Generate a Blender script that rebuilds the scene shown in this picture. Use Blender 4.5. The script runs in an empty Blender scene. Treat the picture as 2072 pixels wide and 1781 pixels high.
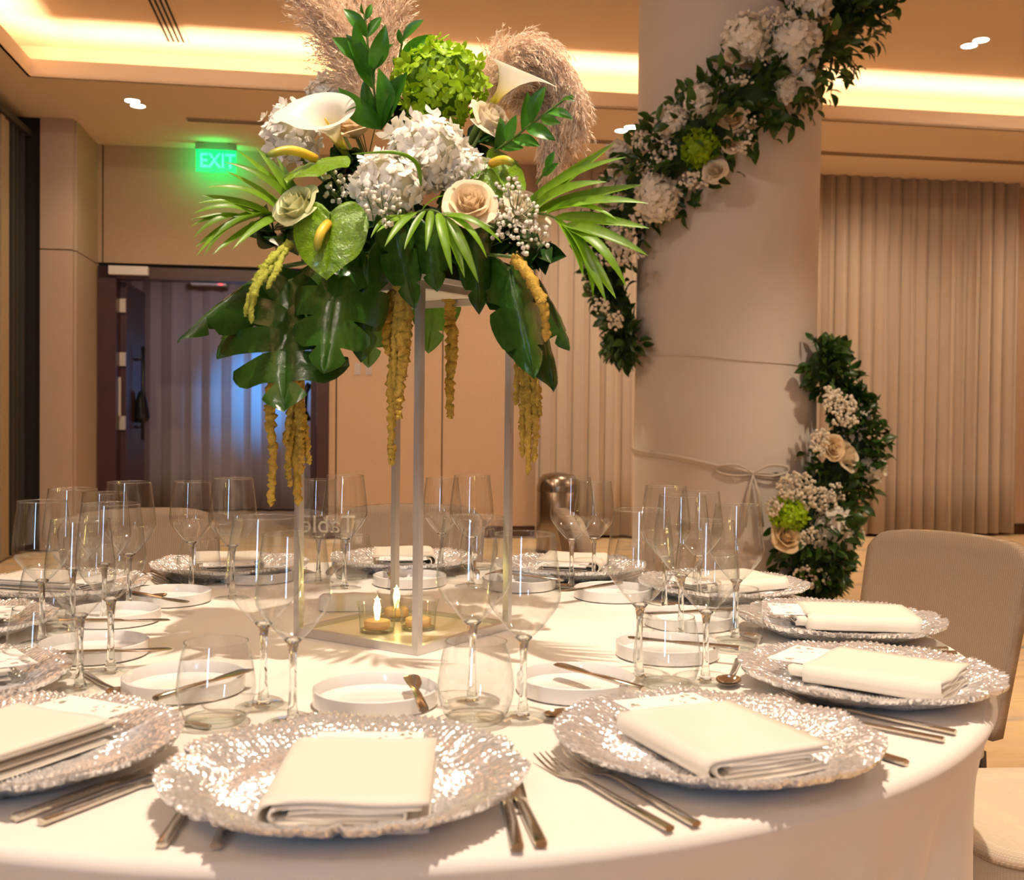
import bpy, math, random
from math import sin, cos, pi, radians, sqrt, exp
from mathutils import Vector as V, Matrix as M
import mathutils.noise as mn
S = bpy.context.scene
rnd = random.Random(7)

# ------------------------------------------------------------------ camera
FPX, PITCH, ROLL, CAMZ, TZ = 2197.5, -0.0218, 0.0107, 1.1147, 0.76
cF = V((0, cos(PITCH), sin(PITCH)))
_u = V((0, -sin(PITCH), cos(PITCH))); _r = V((1, 0, 0))
cR = _r * cos(ROLL) + _u * sin(ROLL)
cU = _u * cos(ROLL) - _r * sin(ROLL)
CAM = V((0, 0, CAMZ))
cam = bpy.data.cameras.new('camera'); camo = bpy.data.objects.new('camera', cam)
S.collection.objects.link(camo); S.camera = camo
camo.matrix_world = M(((cR.x, cU.x, -cF.x, 0), (cR.y, cU.y, -cF.y, 0), (cR.z, cU.z, -cF.z, CAMZ), (0, 0, 0, 1)))
cam.sensor_fit = 'HORIZONTAL'; cam.sensor_width = 36; cam.lens = FPX / 2072 * 36
cam.clip_start = 0.05
cam.dof.use_dof = True; cam.dof.focus_distance = 2.0; cam.dof.aperture_fstop = 8.0

# ------------------------------------------------------------------ look, world, lights
S.view_settings.view_transform = 'Standard'; S.view_settings.look = 'None'
S.view_settings.gamma = 1; S.view_settings.use_curve_mapping = False
S.view_settings.exposure = 0.06
S.cycles.max_bounces = 9; S.cycles.transparent_max_bounces = 40
S.cycles.transmission_bounces = 8; S.cycles.glossy_bounces = 4; S.cycles.diffuse_bounces = 4
S.cycles.sample_clamp_indirect = 6
w = bpy.data.worlds.new('world'); S.world = w; w.use_nodes = True
w.node_tree.nodes['Background'].inputs[0].default_value = (1, .8, .6, 1)
w.node_tree.nodes['Background'].inputs[1].default_value = 0.02

ALPHA = radians(8.8); CA, SA = cos(ALPHA), sin(ALPHA)
def W(u, v, z): return V((u * CA - v * SA, u * SA + v * CA, z))
WARM = (1.0, .79, .55)
def spot(loc, tgt, power, size, blend=.6, color=WARM, rad=.06):
    l = bpy.data.lights.new('spot', 'SPOT'); l.energy = power; l.spot_size = radians(size); l.spot_blend = blend
    l.color = color; l.shadow_soft_size = rad
    o = bpy.data.objects.new('spot_light', l); S.collection.objects.link(o); o.location = loc
    o.rotation_euler = (V(tgt) - V(loc)).to_track_quat('-Z', 'Y').to_euler(); return o
def area(loc, tgt, power, sx, sy, color=WARM, roll_axis='Y'):
    l = bpy.data.lights.new('area', 'AREA'); l.shape = 'RECTANGLE'; l.size = sx; l.size_y = sy; l.energy = power; l.color = color
    o = bpy.data.objects.new('fill_light', l); S.collection.objects.link(o); o.location = loc
    o.rotation_euler = (V(tgt) - V(loc)).to_track_quat('-Z', roll_axis).to_euler(); return o
ZUP, ZSOF, ZLIP = 3.77, 3.44, 3.54
def strip(u0, v0, u1, v1, power):          # cove LED strip lying in the recess, shining up
    p = W((u0 + u1) / 2, (v0 + v1) / 2, 3.47); L = math.hypot(u1 - u0, v1 - v0)
    l = bpy.data.lights.new('cove', 'AREA'); l.shape = 'RECTANGLE'; l.size = L; l.size_y = .03; l.energy = power; l.color = (1, .75, .46)
    o = bpy.data.objects.new('cove_light', l); S.collection.objects.link(o); o.location = p
    o.rotation_euler = (pi, 0, math.atan2(*reversed(((W(u1, v1, 0) - W(u0, v0, 0)).x, (W(u1, v1, 0) - W(u0, v0, 0)).y))))
strip(-2.15, 8.03, 7.6, 8.03, 58)
strip(-2.23, 7.9, -2.23, -3.6, 75)
strip(-2.15, -3.78, 7.6, -3.78, 70)
strip(7.68, 7.9, 7.68, -3.6, 110)
DOWN = 3.74
WHT = (1.0, .83, .66)
spot((.20, 1.0, DOWN), (-.12, 1.62, .8), 385, 64, .6, WHT, .025)     # main downlight over the near half of the table
spot((-.9, -1.6, DOWN), (-.2, 1.5, 1.2), 45, 46, .9, WHT, .03)     # behind the camera
spot((-.55, -.7, DOWN), (-.17, 1.62, 1.42), 105, 25, .7, WHT, .03)  # narrow accent on the centrepiece
spot((-1.5, 2.9, DOWN), (1.2, 6.4, 2.5), 120, 46, .9, (1, .88, .78), .15)   # washes the left face of the column
spot((-.6, 4.0, DOWN), (-.5, 2.6, .8), 70, 90, .8)
spot((2.9, 2.5, DOWN), (2.2, 2.6, 0), 330, 84, .8)
spot((-2.0, 4.6, DOWN), (-2.0, 7.6, 1.0), 230, 100, .9)
spot((4.2, 6.6, DOWN), (4.0, 9.0, .6), 170, 110, .9)
spot((2.7, 4.6, DOWN), (2.35, 5.5, .2), 260, 74, .8)             # lights the carpet and the foot of the garland
for u_, v_ in ((2.2, 8.48), (4.6, 8.48), (6.6, 8.48)): spot(W(u_, v_, 3.40), W(u_ + .1, 9.5, .4), 75, 120, .9)   # first at the twin downlight; other two added to bring out curtain folds
spot(W(-1.56, 8.48, 3.40), W(-1.56, 9.0, 0), 40, 120, .9)
spot((-.4, 6.7, DOWN), (-.2, 9.0, .6), 220, 110, .9)
area((0, -2.5, 3.6), (0, 1.5, 1.0), 20, 4.0, 2.5, (1, .84, .66))   # added soft fill from above and behind the camera; no such fixture
area(W(-1.9, -3.9, 1.9), W(-.4, 2, 1.2), 55, .28, 2.4, (.40, .64, 1.0))   # added cool blue lamp behind the camera for glass reflections; no doorway there

# ------------------------------------------------------------------ materials
def principled(name):
    m = bpy.data.materials.new(name); m.use_nodes = True
    return m, m.node_tree, m.node_tree.nodes['Principled BSDF']
def mat(name, col, rough=.5, metal=0, var=0, scale=20, bump=0, bscale=200, bdist=.002, trans=0, spec=.5, sheen=0, emit=None, wave=None, objvar=0, coat=0):
    m, t, b = principled(name); n = t.nodes; L = t.links
    c = (*col, 1); b.inputs['Base Color'].default_value = c
    b.inputs['Roughness'].default_value = rough; b.inputs['Metallic'].default_value = metal
    b.inputs['Specular IOR Level'].default_value = spec
    if sheen: b.inputs['Sheen Weight'].default_value = sheen
    if coat: b.inputs['Coat Weight'].default_value = coat
    tc = n.new('ShaderNodeTexCoord')
    out = None
    if var:
        nz = n.new('ShaderNodeTexNoise'); nz.inputs['Scale'].default_value = scale; nz.inputs['Detail'].default_value = 4
        L.new(tc.outputs['Object'], nz.inputs['Vector'])
        mx = n.new('ShaderNodeMix'); mx.data_type = 'RGBA'
        mx.inputs[6].default_value = (*[x * (1 - var) for x in col], 1); mx.inputs[7].default_value = (*[min(1, x * (1 + var)) for x in col], 1)
        L.new(nz.outputs['Fac'], mx.inputs[0]); out = mx.outputs[2]; L.new(out, b.inputs['Base Color'])
    if objvar:
        oi = n.new('ShaderNodeObjectInfo'); hs = n.new('ShaderNodeHueSaturation')
        mr = n.new('ShaderNodeMapRange'); mr.inputs[3].default_value = 1 - objvar; mr.inputs[4].default_value = 1 + objvar
        L.new(oi.outputs['Random'], mr.inputs[0]); L.new(mr.outputs[0], hs.inputs['Value'])
        if out: L.new(out, hs.inputs['Color'])
        else: hs.inputs['Color'].default_value = c
        out = hs.outputs[0]; L.new(out, b.inputs['Base Color'])
    if bump:
        nz = n.new('ShaderNodeTexNoise'); nz.inputs['Scale'].default_value = bscale; nz.inputs['Detail'].default_value = 3
        L.new(tc.outputs['Object'], nz.inputs['Vector'])
        bp = n.new('ShaderNodeBump'); bp.inputs['Strength'].default_value = bump; bp.inputs['Distance'].default_value = bdist
        L.new(nz.outputs['Fac'], bp.inputs['Height']); L.new(bp.outputs[0], b.inputs['Normal'])
    if emit:
        b.inputs['Emission Color'].default_value = (*emit[0], 1); b.inputs['Emission Strength'].default_value = emit[1]
    if trans:
        tr = n.new('ShaderNodeBsdfTranslucent'); ms = n.new('ShaderNodeMixShader'); ms.inputs[0].default_value = trans
        if out: L.new(out, tr.inputs[0])
        else: tr.inputs[0].default_value = c
        L.new(b.outputs[0], ms.inputs[1]); L.new(tr.outputs[0], ms.inputs[2])
        L.new(ms.outputs[0], n['Material Output'].inputs[0])
    return m
def thin_glass(name, tint=(.78, .83, .80), gain=2.1):
    m = bpy.data.materials.new(name); m.use_nodes = True; t = m.node_tree; n = t.nodes; L = t.links; n.clear()
    o = n.new('ShaderNodeOutputMaterial'); lw = n.new('ShaderNodeLayerWeight'); lw.inputs[0].default_value = .5
    p = n.new('ShaderNodeMath'); p.operation = 'POWER'; p.inputs[1].default_value = 4.0
    L.new(lw.outputs['Facing'], p.inputs[0])
    ma = n.new('ShaderNodeMath'); ma.operation = 'MULTIPLY_ADD'; ma.inputs[1].default_value = .9; ma.inputs[2].default_value = .045 * gain; ma.use_clamp = True
    L.new(p.outputs[0], ma.inputs[0])
    p2 = n.new('ShaderNodeMath'); p2.operation = 'POWER'; p2.inputs[1].default_value = 2.5; L.new(lw.outputs['Facing'], p2.inputs[0])
    mx = n.new('ShaderNodeMix'); mx.data_type = 'RGBA'; mx.inputs[6].default_value = (.985, .99, .985, 1); mx.inputs[7].default_value = (*tint, 1)
    L.new(p2.outputs[0], mx.inputs[0])
    tr = n.new('ShaderNodeBsdfTransparent'); L.new(mx.outputs[2], tr.inputs[0])
    gl = n.new('ShaderNodeBsdfGlossy'); gl.inputs['Roughness'].default_value = .01
    ms = n.new('ShaderNodeMixShader'); L.new(ma.outputs[0], ms.inputs[0]); L.new(tr.outputs[0], ms.inputs[1]); L.new(gl.outputs[0], ms.inputs[2])
    L.new(ms.outputs[0], o.inputs[0]); return m
def solid_glass(name, col=(.97, 1, .98)):
    m, t, b = principled(name); b.inputs['Base Color'].default_value = (*col, 1); b.inputs['Roughness'].default_value = 0
    b.inputs['Transmission Weight'].default_value = 1; b.inputs['IOR'].default_value = 1.48; return m
def ramp_mat(name, stops, src='uv', rough=.4, trans=.2, spec=.5, axis=1, bump=0, bscale=40):
    m, t, b = principled(name); n = t.nodes; L = t.links; b.inputs['Roughness'].default_value = rough; b.inputs['Specular IOR Level'].default_value = spec
    tc = n.new('ShaderNodeTexCoord'); sp = n.new('ShaderNodeSeparateXYZ'); L.new(tc.outputs['UV'], sp.inputs[0])
    cr = n.new('ShaderNodeValToRGB'); L.new(sp.outputs[axis], cr.inputs[0])
    e = cr.color_ramp.elements
    while len(e) < len(stops): e.new(.5)
    for i, (p, c) in enumerate(stops): e[i].position = p; e[i].color = (*c, 1)
    L.new(cr.outputs[0], b.inputs['Base Color'])
    if bump:
        nz = n.new('ShaderNodeTexNoise'); nz.inputs['Scale'].default_value = bscale; L.new(tc.outputs['Object'], nz.inputs['Vector'])
        bp = n.new('ShaderNodeBump'); bp.inputs['Strength'].default_value = bump; bp.inputs['Distance'].default_value = .004
        L.new(nz.outputs['Fac'], bp.inputs['Height']); L.new(bp.outputs[0], b.inputs['Normal'])
    if trans:
        tr = n.new('ShaderNodeBsdfTranslucent'); ms = n.new('ShaderNodeMixShader'); ms.inputs[0].default_value = trans
        L.new(cr.outputs[0], tr.inputs[0]); L.new(b.outputs[0], ms.inputs[1]); L.new(tr.outputs[0], ms.inputs[2])
        L.new(ms.outputs[0], n['Material Output'].inputs[0])
    return m
def weave_mat(name, c1, c2, sx, sz, rough=.85, bump=.5):
    m, t, b = principled(name); n = t.nodes; L = t.links; b.inputs['Roughness'].default_value = rough; b.inputs['Specular IOR Level'].default_value = .2
    tc = n.new('ShaderNodeTexCoord'); w1 = n.new('ShaderNodeTexWave'); w2 = n.new('ShaderNodeTexWave')
    w1.wave_type = 'BANDS'; w1.bands_direction = 'Z'; w1.inputs['Scale'].default_value = sz; w1.inputs['Distortion'].default_value = 2; w1.inputs['Detail'].default_value = 1
    w2.wave_type = 'BANDS'; w2.bands_direction = 'X'; w2.inputs['Scale'].default_value = sx; w2.inputs['Distortion'].default_value = 2
    L.new(tc.outputs['Object'], w1.inputs[0]); L.new(tc.outputs['Object'], w2.inputs[0])
    mu = n.new('ShaderNodeMath'); mu.operation = 'MULTIPLY'; L.new(w1.outputs['Fac'], mu.inputs[0]); L.new(w2.outputs['Fac'], mu.inputs[1])
    mx = n.new('ShaderNodeMix'); mx.data_type = 'RGBA'; mx.inputs[6].default_value = (*c1, 1); mx.inputs[7].default_value = (*c2, 1)
    L.new(mu.outputs[0], mx.inputs[0]); L.new(mx.outputs[2], b.inputs['Base Color'])
    bp = n.new('ShaderNodeBump'); bp.inputs['Strength'].default_value = bump; bp.inputs['Distance'].default_value = .001
    L.new(mu.outputs[0], bp.inputs['Height']); L.new(bp.outputs[0], b.inputs['Normal']); return m
def carpet_mat():
    m, t, b = principled('carpet'); n = t.nodes; L = t.links; b.inputs['Roughness'].default_value = .95; b.inputs['Specular IOR Level'].default_value = .1
    tc = n.new('ShaderNodeTexCoord'); mp = n.new('ShaderNodeMapping'); mp.inputs['Scale'].default_value = (1.2, 4, 1); mp.inputs['Rotation'].default_value = (0, 0, .15)
    L.new(tc.outputs['Object'], mp.inputs[0])
    nz = n.new('ShaderNodeTexNoise'); nz.inputs['Scale'].default_value = 1.4; nz.inputs['Detail'].default_value = 6; nz.inputs['Distortion'].default_value = .8
    L.new(mp.outputs[0], nz.inputs[0]); cr = n.new('ShaderNodeValToRGB'); L.new(nz.outputs['Fac'], cr.inputs[0])
    e = cr.color_ramp.elements; e.new(.5); e.new(.6)
    for i, (p, c) in enumerate([(.30, (.66, .45, .24)), (.46, (.80, .60, .36)), (.60, (.74, .55, .34)), (.70, (.38, .37, .38))]): e[i].position = p; e[i].color = (*c, 1)
    L.new(cr.outputs[0], b.inputs['Base Color']); return m
def charger_mat():
    m, t, b = principled('silver_glass'); n = t.nodes; L = t.links
    b.inputs['Base Color'].default_value = (.88, .88, .90, 1); b.inputs['Metallic'].default_value = .7; b.inputs['Roughness'].default_value = .22
    tc = n.new('ShaderNodeTexCoord'); vo = n.new('ShaderNodeTexVoronoi'); vo.inputs['Scale'].default_value = 190; vo.feature = 'SMOOTH_F1'
    L.new(tc.outputs['Object'], vo.inputs['Vector'])
    bp = n.new('ShaderNodeBump'); bp.inputs['Strength'].default_value = 1.0; bp.inputs['Distance'].default_value = .0022; bp.invert = True
    L.new(vo.outputs['Distance'], bp.inputs['Height']); L.new(bp.outputs[0], b.inputs['Normal']); return m
MT = dict(
    wall=mat('wall_fabric', (.54, .37, .25), .85, var=.06, scale=60, bump=.15, bscale=400),
    pillar=mat('pillar_fabric', (.52, .38, .28), .85, var=.05, scale=60),
    ceil=mat('ceiling_paint', (.90, .71, .55), .9),
    soffit=mat('soffit_paint', (.92, .74, .57), .9),
    cove=mat('cove_paint', (.84, .74, .58), .9),
    carpet=carpet_mat(),
    cloth=mat('tablecloth_linen', (.86, .80, .72), .85, sheen=.2, bump=.08, bscale=500, bdist=.0005),
    napkin=mat('napkin_linen', (.92, .84, .72), .85, sheen=.2, trans=.12, bump=.1, bscale=600, bdist=.0004),
    card=mat('card_paper', (.92, .88, .86), .7),
    inkgrey=mat('ink_grey', (.45, .42, .36), .8), inkgreen=mat('ink_green', (.25, .30, .16), .8),
    porcelain=mat('porcelain', (.84, .82, .79), .18, coat=.4),
    steel=mat('cutlery_steel', (.62, .57, .50), .16, metal=1),
    charger=charger_mat(),
    bowl=thin_glass('glass_bowl'), rim=thin_glass('glass_rim', (.7, .75, .7), 3.0), foot=thin_glass('glass_foot', (.80, .86, .80), 1.3), solid=solid_glass('glass_stem'),
    acrylic=thin_glass('acrylic_sheet', (.75, .80, .75), 1.6),
    etch=mat('etched_letter', (.78, .66, .48), .6),
    frame=mat('frame_metal', (.62, .60, .58), .35, metal=.75, bump=.1, bscale=90),
    trayglass=mat('tray_glass', (.76, .69, .52), .25, spec=.5),
    acrylic_white=mat('stand_top', (.80, .74, .66), .35),
    flame=mat('flame_bulb', (1, .85, .35), .4, emit=((1, .80, .30), 3.2)),
    tealight=mat('tealight_body', (.85, .6, .3), .5, trans=.3), amber=mat('amber_granules', (.55, .28, .06), .6),
    votive=thin_glass('votive_glass', (.62, .66, .50), 2.2),
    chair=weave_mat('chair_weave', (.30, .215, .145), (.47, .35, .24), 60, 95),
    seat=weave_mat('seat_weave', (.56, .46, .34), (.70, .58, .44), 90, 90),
    chairleg=mat('chair_leg_wood', (.05, .03, .02), .4),
    column=mat('column_stretch_fabric', (.66, .60, .56), .9, var=.03, scale=6, sheen=.3),
    ribbon=mat('ribbon_fabric', (.74, .66, .58), .85, trans=.2),
    curtain=mat('curtain_fabric', (.62, .50, .40), .85, sheen=.2, trans=.1, var=.04, scale=8),
    corr_curtain=mat('corridor_curtain_fabric', (.46, .38, .36), .9),
    redwood=mat('dark_red_wood', (.055, .016, .010), .4, var=.3, scale=8),
    black=mat('black_metal', (.012, .012, .014), .4), darkgap=mat('dark_gap', (.015, .012, .01), .9),
    white=mat('white_plastic', (.75, .70, .68), .4), brass=mat('latch_plate', (.62, .52, .38), .35, metal=.6),
    partition=mat('partition_fabric', (.46, .34, .22), .8), gunmetal=mat('partition_edge', (.05, .045, .04), .5),
    stainless=mat('stainless', (.34, .28, .23), .25, metal=1), lampglow=mat('lamp_glow', (1, 1, 1), .5, emit=((1, .93, .82), 30)),
    exitface=mat('exit_face', (.0, .5, .1), .4, emit=((.01, .85, .20), 1.25)), exitletter=mat('exit_letter', (.1, .9, .5), .4, emit=((.05, 1, .40), 1.9)),
    exitcap=mat('exit_housing', (.35, .33, .28), .5), redled=mat('red_led', (1, .05, .05), .4, emit=((1, .05, .05), 4)),
    base=mat('baseboard_wood', (.06, .02, .012), .5), slot=mat('slot_dark', (.06, .045, .035), .7), vent=mat('vent_paint', (.50, .38, .28), .6),
    switch=mat('switch_plate', (.52, .44, .36), .3, metal=.5),
    # plants
    monstera=mat('monstera_leaf', (.022, .072, .007), .26, var=.45, scale=9, trans=.12, bump=.2, bscale=30, bdist=.004, objvar=.25),
    monstera_light=mat('monstera_leaf_young', (.09, .22, .02), .32, var=.35, scale=9, trans=.3, bump=.2, bscale=30, bdist=.004),
    palm=mat('palm_leaflet', (.17, .34, .012), .38, var=.3, scale=12, trans=.35, objvar=.25),
    ruscus=mat('ruscus_leaf', (.055, .22, .015), .35, var=.3, scale=15, trans=.25, objvar=.3),
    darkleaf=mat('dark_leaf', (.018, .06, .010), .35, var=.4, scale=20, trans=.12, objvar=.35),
    gleaf=mat('garland_leaf', (.040, .11, .016), .36, var=.4, scale=5, trans=.15, objvar=.45),
    stem=mat('green_stem', (.10, .17, .03), .5), dkstem=mat('dark_stem', (.04, .06, .015), .6),
    white_floret=mat('white_floret', (.95, .91, .82), .6, trans=.22, objvar=.05), floret_core=mat('floret_core', (.62, .58, .38), .8),
    green_floret=mat('green_floret', (.36, .58, .01), .5, trans=.3, objvar=.2, var=.2, scale=30), green_core=mat('green_floret_core', (.10, .2, .01), .8),
    rose=mat('rose_petal', (.90, .80, .62), .55, trans=.3), rose_green=mat('rose_petal_green', (.80, .80, .46), .55, trans=.3),
    rose_cream=mat('rose_petal_cream', (.90, .74, .50), .55, trans=.3),
    blossom=mat('gyp_blossom', (.92, .85, .72), .7, trans=.2), foam=mat('floral_foam', (.02, .05, .015), .9),
    amaranth=mat('amaranth_tassel', (.50, .31, .040), .85, var=.5, scale=150, bump=.8, bscale=350, bdist=.003),
    amaranth_green=mat('amaranth_tassel_green', (.36, .38, .04), .85, var=.4, scale=150, bump=.8, bscale=350, bdist=.003),
    pampas=mat('pampas_fluff', (.92, .76, .60), .9, trans=.35),
    spadix=ramp_mat('anthurium_spadix', [(0, (.80, .42, .02)), (.45, (.85, .62, .06)), (1, (.16, .26, .03))], trans=.1, axis=1),
    spathe=mat('anthurium_spathe', (.17, .33, .012), .22, var=.4, scale=14, trans=.25, bump=.35, bscale=30, bdist=.006, coat=.3),
    calla=ramp_mat('calla_spathe', [(0, (.22, .34, .03)), (.22, (.75, .66, .05)), (.48, (.90, .82, .55)), (.7, (.92, .87, .76))], trans=.3, axis=1),
)

# ------------------------------------------------------------------ mesh helpers
class MB:
    def __init__(s): s.v = []; s.f = []; s.uv = None
    def add(s, vs, fs):
        o = len(s.v); s.v += [tuple(p) for p in vs]; s.f += [tuple(i + o for i in f) for f in fs]; return s
    def box(s, c, d, rot=None):
        vs = [V((x * d[0] / 2, y * d[1] / 2, z * d[2] / 2)) for x in (-1, 1) for y in (-1, 1) for z in (-1, 1)]
        if rot: vs = [rot @ p for p in vs]
        vs = [p + V(c) for p in vs]
        return s.add(vs, [(0, 1, 3, 2), (4, 6, 7, 5), (0, 4, 5, 1), (2, 3, 7, 6), (0, 2, 6, 4), (1, 5, 7, 3)])
    def box2(s, a, b): return s.box([(a[i] + b[i]) / 2 for i in range(3)], [abs(b[i] - a[i]) for i in range(3)])
    def grid(s, fn, nu, nv, wrap=False):
        vs = [fn(i / nu, j / nv) for j in range(nv + 1) for i in range(nu + (0 if wrap else 1))]
        r = nu if wrap else nu + 1
        fs = [(j * r + i, j * r + (i + 1) % r, (j + 1) * r + (i + 1) % r, (j + 1) * r + i) for j in range(nv) for i in range(nu)]
        return s.add(vs, fs)
    def lathe(s, prof, n=32, c=(0, 0, 0)):
        m = len(prof) - 1
        def fn(a, b):
            r, z = prof[round(b * m)]; t = 2 * pi * a
            return (c[0] + r * cos(t), c[1] + r * sin(t), c[2] + z)
        return s.grid(fn, n, m, True)
    def tube(s, pts, rad, n=6, cap=True):
        pts = [V(p) for p in pts]; k = len(pts)
        if not hasattr(rad, '__len__'): rad = [rad] * k
        up = V((0, 0, 1)); prev = None; vs = []
        for i, p in enumerate(pts):
            d = (pts[min(i + 1, k - 1)] - pts[max(i - 1, 0)])
            d = d.normalized() if d.length > 1e-9 else V((0, 0, 1))
            if prev is None: a = d.cross(V((1, 0, 0)) if abs(d.x) < .8 else V((0, 1, 0))).normalized()
            else: a = (prev - d * prev.dot(d)).normalized()
            prev = a; b = d.cross(a)
            vs += [p + (a * cos(2 * pi * j / n) + b * sin(2 * pi * j / n)) * rad[i] for j in range(n)]
        fs = [(i * n + j, i * n + (j + 1) % n, (i + 1) * n + (j + 1) % n, (i + 1) * n + j) for i in range(k - 1) for j in range(n)]
        if cap: fs += [tuple(range(n - 1, -1, -1)), tuple((k - 1) * n + j for j in range(n))]
        return s.add(vs, fs)
    def sweep(s, st, n=8):               # stations (y, halfwidth, z, halfthick, x)
        vs = []
        for y, hw, z, ht, x in st:
            for j in range(n):
                a = 2 * pi * (j + .5) / n; cx_, sz_ = cos(a), sin(a)
                k = max(abs(cx_), abs(sz_)); q = .5
                vs.append((x + hw * (cx_ / k * q + cx_ * (1 - q)) * 1.05, y, z + ht * (sz_ / k * q + sz_ * (1 - q)) * 1.05))
        k = len(st)
        fs = [(i * n + j, i * n + (j + 1) % n, (i + 1) * n + (j + 1) % n, (i + 1) * n + j) for i in range(k - 1) for j in range(n)]
        fs += [tuple(range(n - 1, -1, -1)), tuple((k - 1) * n + j for j in range(n))]
        return s.add(vs, fs)
    def mesh(s, name, m, smooth=True, uv=None, sharp=None):
        me = bpy.data.meshes.new(name); me.from_pydata(s.v, [], s.f)
        if uv:
            l = me.uv_layers.new(name='UVMap')
            for lp in me.loops: l.data[lp.index].uv = uv[lp.vertex_index]
        me.materials.append(m)
        if smooth:
            me.polygons.foreach_set('use_smooth', [True] * len(me.polygons))
            if sharp is not None:
                try: me.set_sharp_from_angle(angle=radians(sharp))
                except Exception: pass
        me.update(); return me
def tag(o, label=None, cat=None, group=None, kind=None):
    if label: o['label'] = label
    if cat: o['category'] = cat
    if group: o['group'] = group
    if kind: o['kind'] = kind
    return o
def thing(name, label, cat, loc=(0, 0, 0), rz=0, group=None):
    o = bpy.data.objects.new(name, None); S.collection.objects.link(o); o.location = loc; o.rotation_euler = (0, 0, rz)
    o.empty_display_size = .02
    return tag(o, label, cat, group)
def part(name, me, parent=None, mtx=None, label=None, kind=None):
    o = bpy.data.objects.new(name, me); S.collection.objects.link(o)
    if parent: o.parent = parent
    if mtx is not None: o.matrix_basis = mtx
    if label: o['label'] = label
    if kind: o['kind'] = kind
    return o
def rel(parent, mtx):                    # world matrix -> matrix under an unparented, translated Empty
    return M.Translation(-V(parent.location)) @ mtx
def at(px, py, Y):
    d = cF + cR * ((px - 1036) / FPX) - cU * ((py - 890.5) / FPX); return CAM + d * (Y / d.y)
def on(px, py, z=0):
    d = cF + cR * ((px - 1036) / FPX) - cU * ((py - 890.5) / FPX); return CAM + d * ((TZ + z - CAMZ) / d.z)
def frame(b, t, n):                      # matrix: +Y from b to t, +Z near n
    y = (V(t) - V(b)); L = y.length; y = y / L; x = y.cross(V(n))
    if x.length < 1e-4: x = y.cross(V((0, .3, 1)))
    x.normalize(); z = x.cross(y)
    return M(((x.x, y.x, z.x, b[0]), (x.y, y.y, z.y, b[1]), (x.z, y.z, z.z, b[2]), (0, 0, 0, 1))), L
def spline(pts, n):
    pts = [V(p) for p in pts]; out = []; k = len(pts) - 1
    for i in range(n + 1):
        t = i / n * k; j = min(int(t), k - 1); f = t - j
        p0 = pts[max(j - 1, 0)]; p1 = pts[j]; p2 = pts[j + 1]; p3 = pts[min(j + 2, k)]
        out.append(.5 * ((2 * p1) + (p2 - p0) * f + (2 * p0 - 5 * p1 + 4 * p2 - p3) * f * f + (3 * p1 - p0 - 3 * p2 + p3) * f ** 3))
    return out

# ------------------------------------------------------------------ ROOM (u across, v deep)
ROOM = M.Rotation(ALPHA, 4, 'Z')
def struct(name, mb, m, smooth=False, parent=None, label=None, sharp=None):
    o = part(name, mb.mesh(name, m, smooth, sharp=sharp), parent, None if parent else ROOM, label); o['kind'] = 'structure'
    return o
VW = 9.85
struct('floor', MB().box2((-6, -5, -.1), (9, 14.5, 0)), MT['carpet'])
c = MB().box2((-2.6, -4.2, ZUP), (8.2, 8.4, ZUP + .08))
struct('ceiling', c, MT['ceil'])
sf = MB()
sf.box2((-6, 7.95, ZSOF - .02), (9, 9.95, ZSOF)); sf.box2((-6, -5, ZSOF - .02), (-2.15, 7.95, ZSOF)); sf.box2((7.6, -5, ZSOF - .02), (9, 7.95, ZSOF)); sf.box2((-2.15, -5, ZSOF - .02), (7.6, -3.7, ZSOF))
struct('ceiling_soffit', sf, MT['soffit']).name = 'trim_1'
lp = MB(); lp.box2((-2.17, 7.95, ZSOF - .02), (7.62, 7.97, ZLIP)); lp.box2((-2.17, -3.7, ZSOF - .02), (-2.15, 7.95, ZLIP)); lp.box2((7.6, -3.7, ZSOF - .02), (7.62, 7.95, ZLIP)); lp.box2((-2.15, -3.72, ZSOF - .02), (7.6, -3.7, ZLIP))
struct('trim_2', lp, MT['soffit'])
cv = MB(); cv.box2((-2.6, 8.4, ZSOF), (8.2, 8.44, ZUP + .08)); cv.box2((-2.64, -4.2, ZSOF), (-2.6, 8.4, ZUP + .08)); cv.box2((8.2, -4.2, ZSOF), (8.24, 8.4, ZUP + .08)); cv.box2((-2.6, -4.24, ZSOF), (8.2, -4.2, ZUP + .08))
struct('trim_3', cv, MT['cove'])
# back wall: recessed backing with separate fabric panels
DL, DR, DT = -2.10, -.14, 2.37
wb = MB(); wb.box2((-2.6, VW + .02, 0), (DL, VW + .12, 3.44)); wb.box2((DL, VW + .02, DT), (DR, VW + .12, 3.44)); wb.box2((DR, VW + .02, 0), (9, VW + .12, 3.44))
wall = struct('wall_back', wb, MT['darkgap'])
g = .006
def panel(a, b, z0, z1, v=VW, par=wall, m='wall'):
    o = part('wall_panel', MB().box2((a + g, v - .01, z0 + g), (b - g, v + .025, z1 - g)).mesh('wall_panel', MT[m], False), par)
for a, b, z0, z1 in [(-2.45, -2.07, 2.40, 3.44), (-2.07, -.07, 2.40, 3.44), (-2.45, DL, 0, 2.40), (DR, -.07, .1, 2.40), (-.07, .88, .1, 3.44), (.88, 1.9, .1, 3.44), (1.9, 2.9, .1, 3.44), (2.9, 3.9, .1, 3.44), (3.9, 4.9, .1, 3.44), (4.9, 5.9, .1, 3.44), (5.9, 6.9, .1, 3.44), (6.9, 7.9, .1, 3.44), (7.9, 8.9, .1, 3.44)]:
    panel(a, b, z0, z1)
struct('baseboard_back', MB().box2((DR, VW - .03, 0), (9, VW + .02, .1)), MT['base'])
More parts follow.
